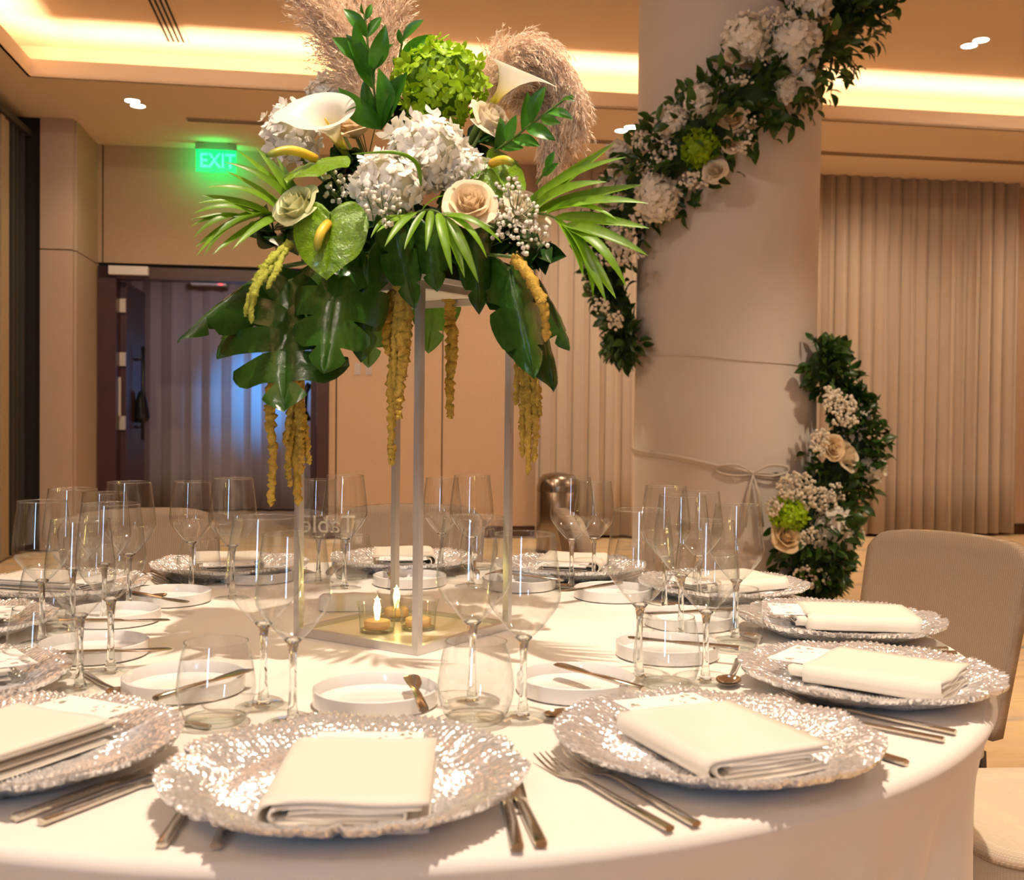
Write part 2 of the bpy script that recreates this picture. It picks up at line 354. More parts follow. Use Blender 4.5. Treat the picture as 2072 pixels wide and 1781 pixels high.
# left pillar with panels
pl = MB().box2((-2.6, 9.06, 0), (-2.135, VW + .02, 3.44)); pil = struct('wall_left_pillar', pl, MT['darkgap']); pil.name = 'wall_left'
def pp(a, b):
    part('wall_panel', MB().box2(a, b).mesh('wall_panel', MT['pillar'], False), pil)
pp((-2.37, 9.03, 2.395), (-2.125, 9.07, 3.44)); pp((-2.37, 9.03, .02), (-2.125, 9.07, 2.385))
pp((-2.14, 9.09, 2.395), (-2.11, 9.84, 3.44)); pp((-2.14, 9.09, .02), (-2.11, 9.84, 2.385))
struct('wall_far_left', MB().box2((-6, -5, 0), (-5.9, 14.5, 3.6)), MT['wall']).name = 'wall_outer_left'
struct('wall_right', MB().box2((8.9, -5, 0), (9, 14.5, 3.6)), MT['wall'])
struct('wall_front', MB().box2((-6, -5, 0), (9, -4.9, 3.6)), MT['wall'])
struct('wall_partition_return', MB().box2((-6, 9.06, 0), (-2.6, 9.2, 3.44)), MT['darkgap']).name = 'wall_partition_back'
# folding partition stack: each leaf a part
ps = thing('folding_partition', 'stack of folded tan partition panels with dark seals at left wall', 'partition')
ps.matrix_world = ROOM
for k in range(9):
    v0 = 7.86 + k * .135; dark = k >= 6
    w_ = .085 if k < 6 else .05
    lf = part('partition_leaf', MB().box2((-3.7, v0, .02), (-2.47 - .012 * (k % 2), v0 + w_, 3.27)).mesh('partition_leaf', MT['gunmetal' if dark else 'partition'], False), ps)
    part('seal', MB().box2((-3.7, v0 + w_, .02), (-2.485, v0 + w_ + .02, 3.26)).mesh('seal', MT['gunmetal'], False), lf)
part('track_header', MB().box2((-3.7, 7.8, 3.27), (-2.44, 9.05, 3.32)).mesh('track', MT['gunmetal'], False), ps)
# door frame and corridor
df = MB(); df.box2((DL, VW - .05, 0), (DL + .15, VW + .14, DT)); df.box2((DR - .10, VW - .05, 0), (DR, VW + .14, DT)); df.box2((DL, VW - .05, DT - .10), (DR, VW + .14, DT))
door = struct('door_1', df, MT['redwood'])
lo = part('door_leaf', MB().box2((-1.95, VW + .14, .01), (-1.90, VW + 1.05, 2.26)).mesh('door_leaf', MT['redwood'], False), door)
ro = part('door_leaf', MB().box2((-.30, VW + .14, .01), (-.25, VW + 1.05, 2.26)).mesh('door_leaf', MT['redwood'], False), door)
hb = MB(); hb.tube([(-1.83, VW + .55, .86), (-1.83, VW + .55, 1.72)], .016, 8); hb.tube([(-1.91, VW + .55, .98), (-1.83, VW + .55, .98)], .012, 6); hb.tube([(-1.91, VW + .55, 1.60), (-1.83, VW + .55, 1.60)], .012, 6)
part('pull_handle', hb.mesh('pull_handle', MT['black'], True), lo)
hb = MB(); hb.tube([(-.33, VW + .45, 1.05), (-.37, VW + .45, 1.15), (-.36, VW + .45, 1.32), (-.32, VW + .45, 1.40)], .03, 8)
part('pull_handle', hb.mesh('pull_handle', MT['black'], True), ro)
for z in (2.05, 1.58, 1.02):
    part('hinge_plate', MB().box2((-1.955, VW + .10, z - .06), (-1.90, VW + .139, z + .06)).mesh('hinge', MT['brass'], False), door)
part('lock_plate', MB().box2((-.245, VW + .10, 1.0), (-.22, VW + .139, 1.5)).mesh('lock', MT['brass'], False), door)
part('latch_lever', MB().box2((-1.95, VW + .06, 1.08), (-1.93, VW + .10, 1.42)).mesh('lever', MT['brass'], False), door)
part('door_closer', MB().box2((-2.0, VW - .12, DT - .075), (-1.675, VW - .051, DT - .002)).mesh('closer', MT['white'], False), door)
rf = part('bell_pouch', MB().lathe([(.0, .30), (.03, .28), (.05, .2), (.075, .05), (.05, 0), (0, 0)], 12).mesh('pouch', MT['black']), lo, M.Translation((-1.85, VW + .60, 1.02)))
cw = MB(); cw.box2((-2.9, VW + .14, 0), (-2.8, 13.2, 2.9)); cw.box2((.6, VW + .14, 0), (.7, 13.2, 2.9)); cw.box2((-2.9, 13.1, 0), (.7, 13.2, 2.9)); cw.box2((-2.9, VW + .14, 2.8), (.7, 13.2, 2.9))
struct('wall_corridor', cw, MT['wall'])
def curtain_mesh(u0, u1, v, z0, z1, pitch, amp, seed):
    mb = MB(); r = random.Random(seed); n = int((u1 - u0) / pitch); ph = [r.uniform(-.4, .4) for _ in range(n + 2)]
    nx = n * 12
    def fn(a, b):
        x = a * n; i = int(x); f = x - i; p = ph[i] * (1 - f) + ph[min(i + 1, n)] * f
        k = .55 + .45 * b
        y = v + amp * k * sin(2 * pi * x + p * 2.0) + amp * .35 * sin(2 * pi * x * .37 + seed) * k
        return (u0 + (u1 - u0) * a + .012 * sin(4 * pi * x + p), y, z1 + (z0 - z1) * b)
    mb.grid(fn, nx, 6); return mb
def curtain(name, label, u0, u1, v, z0, z1, pitch, amp, seed, m):
    o = part(name, curtain_mesh(u0, u1, v, z0, z1, pitch, amp, seed).mesh(name, m), None, ROOM)
    md = o.modifiers.new('solid', 'SOLIDIFY'); md.thickness = .004
    return tag(o, label, 'curtain')
curtain('drape_curtain', 'pale floor length pleated curtain left of the wrapped column', 1.72, 3.55, 9.70, .03, 3.42, .145, .055, 3, MT['curtain'])
curtain('drape_curtain', 'wide pale pleated curtain right of the wrapped column', 3.60, 6.44, 9.70, .03, 3.42, .135, .058, 5, MT['curtain'])
curtain('corridor_curtain', 'dim grey curtain lit blue in the corridor beyond the open door', -2.75, .55, 12.7, .02, 2.78, .22, .05, 9, MT['corr_curtain'])
o = part('closer_rail', MB().box2((-1.68, 12.4, 2.53), (-1.30, 12.55, 2.60)).mesh('rail', MT['white'], False), None, ROOM); tag(o, 'white sensor box above the corridor beyond the door', 'sensor'); o.name = 'door_sensor'
part('indicator_light', MB().box((-1.36, 12.39, 2.545), (.03, .02, .03)).mesh('led', MT['redled'], False), o)
spot(W(.2, 11.2, 2.1), W(-.80, 12.7, 1.45), 420, 40, 1.0, (.05, .36, 1.0), .05)
spot(W(-1.2, 10.8, 2.75), W(-1.4, 12.7, 1.0), 45, 110, .9, (.85, .78, .90), .1)
# switches
for i, u in enumerate((.115, .215)):
    s_ = thing('light_switch', ['left', 'right'][i] + ' of two small metal switch plates on wall beside the doorway', 'switch', W(u, VW - .011, 1.525), ALPHA, 'wall switch plates')
    part('switch_plate', MB().box((0, -.004, 0), (.055, .008, .105)).mesh('plate', MT['switch'], False), s_)
    part('switch_rocker', MB().box((0, -.011, 0), (.026, .008, .05)).mesh('rocker', MT['switch'], False), s_)
# exit sign
ex = thing('exit_sign', 'glowing green EXIT sign hanging from the ceiling above the doorway', 'sign', W(-1.095, 9.60, ZSOF - .02), ALPHA)
part('ceiling_plate', MB().box((0, 0, -.008), (.2, .06, .016)).mesh('plate', MT['exitcap'], False), ex)
part('housing', MB().box((0, 0, -.035), (.34, .05, .045)).mesh('housing', MT['exitcap'], False), ex)
part('sign_panel', MB().box((0, 0, -.155), (.335, .012, .19)).mesh('panel', MT['exitface'], False), ex)
def text_mesh(txt, size, depth, m, sx=1, bold=0):
    c = bpy.data.curves.new('t', 'FONT'); c.body = txt; c.size = size; c.extrude = depth; c.offset = bold; c.align_x = 'CENTER'; c.align_y = 'CENTER'
    o = bpy.data.objects.new('t', c); S.collection.objects.link(o); bpy.context.view_layer.update()
    dg = bpy.context.evaluated_depsgraph_get(); me = bpy.data.meshes.new_from_object(o.evaluated_get(dg)); bpy.data.objects.remove(o)
    for v in me.vertices: v.co.x *= sx
    me.materials.clear(); me.materials.append(m); return me
part('lettering', text_mesh('EXIT', .17, .002, MT['exitletter'], .86, .0022), ex, M.Translation((.012, -.0085, -.158)) @ M.Rotation(pi / 2, 4, 'X'))
l = bpy.data.lights.new('exit_glow', 'AREA'); l.shape = 'RECTANGLE'; l.size = .33; l.size_y = .18; l.energy = 1.5; l.color = (0, 1, .22)
lo_ = bpy.data.objects.new('exit_glow', l); S.collection.objects.link(lo_); lo_.location = W(-1.095, 9.615, ZSOF - .17); lo_.rotation_euler = (pi / 2, 0, ALPHA)
l = bpy.data.lights.new('exit_uplight', 'AREA'); l.size = .25; l.energy = .35; l.color = (0, 1, .16)
lo_ = bpy.data.objects.new('exit_uplight', l); S.collection.objects.link(lo_); lo_.location = W(-1.095, 9.56, ZSOF - .1); lo_.rotation_euler = (pi, 0, 0)
# twin downlights
def downlight(u1, v1, u2, v2, z, label, r=.052):
    t_ = thing('twin_downlight', label, 'ceiling light', W((u1 + u2) / 2, (v1 + v2) / 2, z), ALPHA, 'twin recessed ceiling lights')
    for du, dv in ((u1 - (u1 + u2) / 2, v1 - (v1 + v2) / 2), (u2 - (u1 + u2) / 2, v2 - (v1 + v2) / 2)):
        part('trim_ring', MB().lathe([(r, -.001), (r + .006, -.003), (r + .008, -.001), (r + .008, .0)], 24, (du, dv, 0)).mesh('ring', MT['white']), t_)
        part('lamp', MB().lathe([(0, -.004), (r * .7, -.004), (r, -.002)], 24, (du, dv, 0)).mesh('lamp', MT['lampglow']), t_)
downlight(-1.566, 8.43, -1.55, 8.56, ZSOF - .02, 'twin ceiling downlight glowing at upper left near the exit sign')
downlight(2.19, 8.55, 2.235, 8.43, ZSOF - .02, 'twin ceiling downlight glowing between the pampas plume and the column')
downlight(4.35, 7.16, 4.365, 7.04, ZUP, 'twin ceiling downlight glowing at upper right of the photo')
# linear air slots
def slot(u0, u1, v, label):
    t_ = thing('linear_diffuser', label, 'air vent', W((u0 + u1) / 2, v, ZSOF - .02), ALPHA, 'linear ceiling slots')
    L = u1 - u0
    part('slot_back', MB().box((0, 0, -.002), (L, .075, .004)).mesh('slot', MT['slot'], False), t_)
    for y in (-.04, -.012, .012, .04): part('blade', MB().box((0, y, -.006), (L, .006, .010)).mesh('blade', MT['vent'], False), t_)
slot(-1.235, -.2, 8.86, 'dark linear ceiling slot left of the flowers above the exit sign')
slot(1.75, 7.4, 8.90, 'long dark linear ceiling slot running behind the wrapped column')
t_ = thing('ceiling_grille', 'striped linear air grille on the ceiling at upper left', 'air vent', W(-1.2, 7.0, ZUP), ALPHA)
part('grille_frame', MB().box((0, 0, -.004), (.17, 2.3, .008)).mesh('gf', MT['ceil'], False), t_)
for k in range(4): part('slot', MB().box((-.054 + k * .034, -.01, -.009), (.015, 2.2, .004)).mesh('gs', MT['darkgap'], False), t_)
# trash can
tc_ = thing('trash_can', 'round stainless steel bin with domed lid by the curtain', 'bin', W(*(lambda p: (p.x * CA + p.y * SA, -p.x * SA + p.y * CA))(at(1131, 900, 8.9)), 0), 0)
tr_ = .178
part('body', MB().lathe([(tr_ * .97, 0), (tr_, .01), (tr_, .50), (tr_ * .98, .505)], 40).mesh('body', MT['stainless'], sharp=40), tc_)
part('lid', MB().lathe([(tr_ * 1.01, .508), (tr_ * 1.01, .545), (tr_ * .93, .60), (tr_ * .72, .64), (tr_ * .35, .655), (0, .657)], 40).mesh('lid', MT['stainless']), tc_)
part('base_ring', MB().lathe([(tr_ * 1.02, 0), (tr_ * 1.02, .03), (tr_ * .97, .032)], 40).mesh('ring', MT['black']), tc_)
part('lid_button', MB().box((-.06, -tr_ * .97, .52), (.02, .02, .02)).mesh('btn', MT['black'], False), tc_)

# ------------------------------------------------------------------ wrapped column
CX, CY, CR = 1.315, 6.75, .553
col = thing('wrapped_column', 'large round column wrapped in white stretch fabric with flower garland', 'column', (CX, CY, 0))
part('fabric_cover', MB().grid(lambda a, b: ((CR + .004 * sin(9 * b)) * cos(2 * pi * a), (CR + .004 * sin(9 * b)) * sin(2 * pi * a), .0 + 3.765 * b), 96, 40, True).mesh('cover', MT['column']), col)
def hoop(px):
    out = []
    for a in range(97):
        t = 2 * pi * a / 96
        out.append(t)
    return out
def tie(zl, zr, r, bulge, name, wob):
    pts = []
    for a in range(121):
        t = 2 * pi * a / 120; x = cos(t); z = (zl + zr) / 2 + (zr - zl) / 2 * x + wob * sin(5 * t)
        pts.append(((CR + bulge) * cos(t), (CR + bulge) * sin(t), z))
    part(name, MB().tube(pts, r, 8, False).mesh(name, MT['ribbon']), col)
tie(1.49, 1.41, .004, .002, 'tie_cord', .004)
tie(.92, .72, .012, .004, 'ribbon_tie', .004); tie(.905, .705, .007, .006, 'ribbon_tie', .006)
bo = V((.06, -CR - .02, .80))
for sg in (-1, 1):
    part('ribbon_loop', MB().tube(spline([bo, bo + V((sg * .08, -.01, .05)), bo + V((sg * .19, .02, .045)), bo + V((sg * .2, .03, .01)), bo + V((sg * .1, 0, -.01)), bo], 14), [.003 + .007 * sin(pi * i / 14) for i in range(15)], 6).mesh('loop', MT['ribbon']), col)
    part('ribbon_tail', MB().tube([bo, bo + V((sg * .03, -.01, -.12)), bo + V((sg * .05, 0, -.3))], [.004, .012, .018], 6).mesh('tail', MT['ribbon']), col)

# ------------------------------------------------------------------ table
TC = V((-.1983, 1.7447, 0)); TR = .9
PH0 = .0632
tb = thing('banquet_table', 'round banquet table under the white cloth', 'table', (TC.x, TC.y, 0))
part('tabletop', MB().lathe([(0, .735), (TR - .02, .735), (TR - .012, .745), (TR - .012, .756), (0, .756)], 64).mesh('top', MT['base']), tb)
for k in range(4):
    a = pi / 4 + k * pi / 2
    part('leg', MB().tube([(.5 * cos(a), .5 * sin(a), .736), (.55 * cos(a), .55 * sin(a), 0)], .02, 8).mesh('leg', MT['black']), tb)
def cloth_fn(a, b):
    t = 2 * pi * a
    if b < .4: r = TR * (b / .4) * .985; return (r * cos(t), r * sin(t), .76)
    if b < .5:
        q = (b - .4) / .1; aa = q * pi / 2; return ((TR * .985 + .0135 * sin(aa)) * cos(t), (TR * .985 + .0135 * sin(aa)) * sin(t), .76 - .0135 * (1 - cos(aa)))
    q = (b - .5) / .5; z = .7465 - q * .735
    w_ = sin(29 * t + 1.5 * sin(3 * t)) * .55 + sin(17 * t + 2 * sin(2 * t)) * .45 + .5 * sin(43 * t + 2)
    r = TR + .0 - .085 * q - .05 * (q ** .5) * (1 - q) + (.036 * w_ + .004) * min(1, q * 2.6) ** 1.3
    return (r * cos(t), r * sin(t), z)
o = part('tablecloth', MB().grid(cloth_fn, 420, 60, True).mesh('cloth', MT['cloth']), None, M.Translation((TC.x, TC.y, 0)))
tag(o, 'white floor length tablecloth draped over the round table', 'tablecloth')

# settings ---------------------------------------------------------------
def sang(k): return PH0 + k * pi / 6
SHIFT = {9: (.05, 0), 10: (.10, 0), 11: (.03, 0)}
def sframe(k):
    a = sang(k); c_ = TC + V((sin(a), -cos(a), 0)) * .7463
    if k in SHIFT: c_ += V((*SHIFT[k], 0))
    return c_, V((cos(a), sin(a), 0)), V((-sin(a), cos(a), 0)), a       # centre, right, inward, rotation
def sp(k, s, t, z=0):
    c_, r, i, a = sframe(k); p = c_ + r * s + i * t; return V((p.x, p.y, TZ + z))
WHERE = ['the front centre place', 'the front right place', 'the right edge place under the beige chair', 'the place before the right beige chair', 'the far right place by the garland',
         'the far place right of the stand', 'the far place behind the stand', 'the far left place before the doorway', 'the upper left edge place', 'the left edge second place from top', 'the left edge third place from top', 'the front left corner place']
WHERE[2] = 'the right place nearest the table edge'
def charger_mesh(seed):
    r_ = random.Random(seed); mb = MB(); NA = 640
    lob = [(r_.choice((7, 9, 11, 13)), r_.uniform(0, 6.28), r_.uniform(.6, 1)) for _ in range(3)]
    nsp = 128
    def ring(t, f):          # f: 0 centre .. 1 rim
        lw_ = sum(a_ * sin(n_ * t + p_) for n_, p_, a_ in lob) / 2.2
        wob = mn.noise(V((cos(t) * 3 + seed, sin(t) * 3, 0)))
        R_ = .168 + .0022 * lw_ + .003 * wob
        notch = max(0, mn.noise(V((cos(t) * 11, sin(t) * 11, seed))) - .15) * .02
        sp_ = sin(nsp * t + 2.2 * wob + 1.2 * sin(9 * f))
        R_ += .0016 * sp_ - notch
        r = R_ * f
        q = max(0, min(1, (f - .60) / .40)); rise = q * q * (3 - 2 * q)
        z = .013 + .019 * rise + .0018 * lw_ * rise * q + .003 * wob * rise
        gr = min(1, max(0, (f - .22) / .25))
        z += .0013 * gr * sp_ * (.8 + .5 * mn.noise(V((cos(t) * 30, sin(t) * 30, f * 22 + seed)))) + .0022 * gr * sin(f * 15 + 2 * wob) * (1 - rise)
        return r, z
    NR = 30
    fs_ = [.02] + [i / NR for i in range(1, NR + 1)]
    def top(a, b):
        f = fs_[round(b * NR)]; t = 2 * pi * a; r, z = ring(t, f); return (r * cos(t), r * sin(t), z)
    mb.grid(top, NA, NR, True)
    fb = [1, .985, .9, .8, .65, .5, .48, .1]; dz = [0, -.006, -.007, -.0075, -.0085, -.0125, -.010, -.007]
    def bot(a, b):
        i = round(b * 7); t = 2 * pi * a; r, z = ring(t, fb[i]); return (r * cos(t), r * sin(t), max(.0004, z + dz[i]))
    mb.grid(bot, NA, 7, True); return mb.mesh('charger', MT['charger'])
CH = [charger_mesh(s_) for s_ in (1, 5, 9)]
CHW = ['large scalloped silver glass charger plate at ' + w_ for w_ in WHERE]
for k in range(12):
    if k == 10 and False: continue
    c_, r_, i_, a = sframe(k)
    o = part('charger_plate', CH[k % 3], None, M.Translation((c_.x, c_.y, TZ)) @ M.Rotation(a + k * .7, 4, 'Z'))
    tag(o, CHW[k], 'plate', 'silver chargers on the round table')
# napkin: folded ribbons, local x right, y inward
def ribbon(mb, path, t0, y0, y1, wav, seed, ny=10):
    r_ = random.Random(seed); ph = r_.uniform(0, 6); n = len(path)
    P = [V((p[0], 0, p[1])) for p in path]; N = []
    for i in range(n):
        d = P[min(i + 1, n - 1)] - P[max(i - 1, 0)]; N.append(V((-d.z, 0, d.x)).normalized())
    ys = [y0 + (y1 - y0) * j / ny for j in range(ny + 1)]
    vs = []
    for s_ in (-1, 1):
        for j, y in enumerate(ys):
            for i in range(n):
                p = P[i] + N[i] * s_ * t0 / 2; e = wav * sin(ph + y * 30 + i * .5) * .3 + wav * .8 * sin(ph * 2 + p.x * 45) * (1 if j < 2 else .3)
                vs.append((p.x, y + .0015 * sin(i * .9 + ph) * (j in (0, ny)), p.z + e))
    m_ = (ny + 1) * n; fs = []
    for j in range(ny):
        for i in range(n - 1):
            a_ = j * n + i; fs.append((a_, a_ + 1, a_ + n + 1, a_ + n)); b_ = a_ + m_; fs.append((b_, b_ + n, b_ + n + 1, b_ + 1))
    for j in (0, ny):
        for i in range(n - 1): a_ = j * n + i; fs.append((a_, a_ + m_, a_ + m_ + 1, a_ + 1))
    for i in (0, n - 1):
        for j in range(ny): a_ = j * n + i; fs.append((a_, a_ + n, a_ + n + m_, a_ + m_))
    mb.add(vs, fs)
def arc(cx_, cz, r, a0, a1, n=6): return [(cx_ + r * cos(radians(a0 + (a1 - a0) * i / n)), cz + r * sin(radians(a0 + (a1 - a0) * i / n))) for i in range(n + 1)]
def napkin_mesh(seed, flip=1):
    mb = MB(); hw = .070; r_ = random.Random(seed)
    lin = lambda x0, x1, z, n=9: [(x0 + (x1 - x0) * i / n, z) for i in range(n + 1)]
    outer = lin(hw, -hw + .011, .0235) + arc(-hw + .011, .0125, .011, 90, 270) + lin(-hw + .011, hw, .0015)
    ribbon(mb, [(x * flip, z) for x, z in outer], .0028, -.1, .078 - r_.uniform(0, .008), .0012, seed, 14)
    inner = lin(hw - .006, -hw + .016, .0185) + arc(-hw + .016, .0125, .006, 90, 270) + lin(-hw + .016, hw - .010, .0065)
    ribbon(mb, [(x * flip, z) for x, z in inner], .0026, -.099, .092, .0009, seed + 1, 14)
    ribbon(mb, [(x * flip, z) for x, z in arc(hw - .022, .0125, .0028, 90, -90, 4)[::-1] + lin(hw - .022, -hw + .026, .0150)], .0022, -.098, .092, .0006, seed + 2, 10)
    ribbon(mb, [(x * flip, z) for x, z in lin(hw - .022, -hw + .024, .0100)], .0022, -.098, .092, .0006, seed + 3, 10)
    return mb.mesh('napkin', MT['napkin'])
NK = [napkin_mesh(3), napkin_mesh(11), napkin_mesh(23)]
NROT = {0: -.03, 1: -.19, 2: -.17, 3: -.2, 4: -.1, 5: .25, 6: .05, 7: -.3, 8: .2, 9: .1, 10: .1, 11: .0}
NOFF = {0: (.012, -.028), 1: (-.012, -.008), 2: (-.012, -.008), 3: (.0, -.015), 11: (.0, -.005)}
# menu card with little leaf drawings
cardme = MB().box((0, 0, 0), (.105, .15, .0008)).mesh('card', MT['card'], False)
def sprig_mesh(m, pts, w_=.0035):
    mb = MB()
    for x, y, a, L in pts:
        d = V((cos(a), sin(a), 0)); n_ = V((-d.y, d.x, 0)); p = V((x, y, .00075))
        mb.add([p, p + d * L * .5 + n_ * L * .22, p + d * L, p + d * L * .5 - n_ * L * .22], [(0, 1, 2, 3)])
    return mb.mesh('sprig', m, False)
r_ = random.Random(4)
inkA = sprig_mesh(MT['inkgrey'], [(x + r_.uniform(-.004, .004), .052 + r_.uniform(-.012, .014), r_.uniform(0, 6.28), r_.uniform(.005, .010)) for x in (-.04, -.034, .012, .02, .03) for _ in range(2)])
inkB = sprig_mesh(MT['inkgreen'], [(x + r_.uniform(-.004, .004), .058 + r_.uniform(-.012, .010), r_.uniform(0, 6.28), r_.uniform(.006, .012)) for x in (-.036, .036, .042) for _ in range(2)])
for k in range(12):
    c_, rr, ii, a = sframe(k); of = NOFF.get(k, (0, -.01)); p = sp(k, *of, .0160)
    rz = a + NROT[k]
    mtx = M.Translation(p) @ M.Rotation(rz, 4, 'Z')
    o = part('napkin', NK[k % 3], None, mtx); tag(o, 'folded cream linen napkin on the charger at ' + WHERE[k], 'napkin', 'cream napkins on the chargers')
    cd = thing('menu_card', 'white printed menu card tucked in the napkin at ' + WHERE[k], 'card', group='menu cards in the napkins')
    cd.matrix_world = mtx @ M.Translation((.004, .040 + (.012 if k else -.008), .0214))
    part('card_sheet', cardme, cd); part('leaf_print', inkA, cd, kind='stuff'); part('leaf_print', inkB, cd, kind='stuff')

# bread plate
bp_prof = [(0, .004), (.068, .004), (.0725, .007), (.0735, .021), (.0745, .0222), (.0765, .021), (.0765, .003), (.073, .0006), (.066, .0005), (0, .0010)]
BP = MB().lathe(bp_prof, 64).mesh('bread_plate', MT['porcelain'], sharp=50)
BPP = {0: (760, 1425), 1: (1165, 1400), 2: (1350, 1328), 3: (1395, 1266), 4: (1240, 1210), 5: (1050, 1190), 6: (829, 1183), 7: (520, 1175), 8: (342, 1218), 9: (230, 1258), 10: (190, 1326), 11: (372, 1398)}
for k, (x, y) in BPP.items():
    p = on(x, y, .0); o = part('bread_plate', BP, None, M.Translation((p.x, p.y, TZ)))
    tag(o, 'small white straight sided bread plate at ' + WHERE[k], 'plate', 'white bread plates')
# butter knives resting on the plate rims (ends in pixels: handle end, blade end)
BK = {0: ((857, 1437), (828, 1368)), 1: ((1297, 1395), (1125, 1345)), 2: ((1492, 1313), (1272, 1291)), 3: ((1483, 1235), (1305, 1243)), 4: ((1252, 1181), (1143, 1197)), 5: ((1110, 1172), (1010, 1160)), 6: ((790, 1178), (775, 1150)),
      7: ((560, 1150), (470, 1150)), 8: ((269, 1201), (374, 1218)), 9: ((149, 1258), (316, 1255)), 10: ((83, 1325), (351, 1313)), 11: ((323, 1413), (498, 1356))}
bkm = MB().sweep([(0, .0050, .0030, .0028, 0), (.002, .0058, .003, .0034, 0), (.07, .0050, .0028, .0028, 0), (.092, .0038, .0026, .0022, 0), (.10, .0055, .0024, .0012, .001), (.125, .0095, .0024, .0010, .002), (.155, .0105, .0024, .0009, .002), (.165, .0085, .0024, .0008, .003), (.170, .002, .0024, .0006, .006)]).mesh('butter_knife', MT['steel'], sharp=35)
for k, (h, b) in BK.items():
    ph = on(*h, .024); pb = on(*b, .024); x, y = BPP[k]; c_ = on(x, y, 0)
    d = (pb - ph); d.z = 0; d.normalize(); mid = (ph + pb) / 2
    if k in (5, 6, 7): mid = V((c_.x + (-.045 if k == 6 else .02), c_.y, 0))
    st = mid - d * .085; st.z = TZ + .0222
    yx = d; xx = V((yx.y, -yx.x, 0))
    o = part('butter_knife', bkm, None, M(((xx.x, yx.x, 0, st.x), (xx.y, yx.y, 0, st.y), (0, 0, 1, st.z), (0, 0, 0, 1))))
    tag(o, 'steel butter knife laid across the bread plate at ' + WHERE[k], 'knife', 'butter knives on bread plates')
# wine glasses
def glass_meshes():
    b = MB()
    prof = [(.0062, .0965), (.012, .1005), (.020, .1085), (.030, .1205), (.038, .1315), (.0425, .1405), (.0438, .1485), (.0434, .158), (.0415, .178), (.0388, .199), (.0358, .2222)]
    pts = spline([(r, 0, z) for r, z in prof], 40)
    b.lathe([(p.x, p.z) for p in pts], 56)
    bowl = b.mesh('bowl', MT['bowl'])
    ring = MB(); ring.grid(lambda a, c_: ((.0358 + .0007 * cos(2 * pi * c_)) * cos(2 * pi * a), (.0358 + .0007 * cos(2 * pi * c_)) * sin(2 * pi * a), .2222 + .0007 * sin(2 * pi * c_)), 56, 8, True)
    rim = ring.mesh('rim', MT['rim'])
    st = MB().lathe([(0, .0040), (.0085, .0045), (.0068, .010), (.0052, .020), (.0042, .040), (.0040, .062), (.0046, .082), (.0064, .0935), (.0105, .0985), (.0085, .1000), (0, .1003)], 24)
    stem = st.mesh('stem', MT['solid'])
    ft = MB().lathe([(.0075, .0048), (.018, .0030), (.029, .0018), (.0325, .0014), (.0330, .0008)], 56)
    foot = ft.mesh('foot', MT['foot']); return bowl, rim, stem, foot
WG = glass_meshes()
WGP = {0: [(955, 1425, 1), (1058, 1455, 0)], 1: [(1293, 1375, 1), (1427, 1382, 0)], 2: [(1377, 1292, 1), (1488, 1296, 0)], 3: [(1344, 1240, 1), (1414, 1229, 0)], 4: [(1156, 1192, 1), (1201, 1181, 0)], 5: [(893, 1168, 0), (953, 1187, 1)],
       6: [(644, 1180, 0), (697, 1191, 1)], 7: [(387, 1195, 0), (470, 1212, 1)], 8: [(211, 1256, 0), (261, 1237, 1)], 9: [(85, 1302, 0), (147, 1278, 1)], 10: [(162, 1397, 0), (224, 1363, 1)], 11: [(533, 1432, 1), (592, 1464, 0)]}
for k, gs in WGP.items():
    for x, y, tall in gs:
        p = on(x, y, 0)
        g_ = thing('wine_glass', f'{["shorter", "taller"][tall]} wine glass of the pair at {WHERE[k]}', 'glass', (p.x, p.y, TZ + .0002), rnd.uniform(0, 6), 'empty stemmed wine glasses')
        q = 1.037 if tall else .979; g_.scale = (q, q, q)
        for nm, me in zip(('bowl', 'rim', 'stem', 'foot'), WG): part(nm, me, g_)
# tumblers
tb_prof = [(.022, .0006), (.030, .0020), (.037, .012), (.0425, .027), (.0442, .040), (.0432, .055), (.0395, .078), (.0355, .0945)]
tp = spline([(r, 0, z) for r, z in tb_prof], 30)
TUM = (MB().lathe([(p.x, p.z) for p in tp], 56).mesh('tumbler_wall', MT['bowl']),
       MB().grid(lambda a, c_: ((.0355 + .0008 * cos(2 * pi * c_)) * cos(2 * pi * a), (.0355 + .0008 * cos(2 * pi * c_)) * sin(2 * pi * a), .0945 + .0008 * sin(2 * pi * c_)), 56, 8, True).mesh('rim', MT['rim']),
       MB().lathe([(0, .0006), (.022, .0006), (.0295, .0020), (.0345, .0085), (.030, .0075), (.022, .0058), (0, .0052)], 48).mesh('tumbler_base', MT['foot']))
TUP = {0: (962, 1462), 1: (1348, 1392), 2: (1485, 1315), 3: (1447, 1222), 4: (1283, 1183), 5: (968, 1152), 6: (712, 1172), 7: (402, 1183), 8: (205, 1205), 9: (95, 1262), 10: (84, 1372), 11: (437, 1465)}
for k, (x, y) in TUP.items():
    p = on(x, y, 0); g_ = thing('water_tumbler', 'stemless clear water tumbler at ' + WHERE[k], 'glass', (p.x, p.y, TZ + .0002), 0, 'stemless water tumblers')
    for nm, me in zip(('bowl', 'rim', 'base'), TUM): part(nm, me, g_)
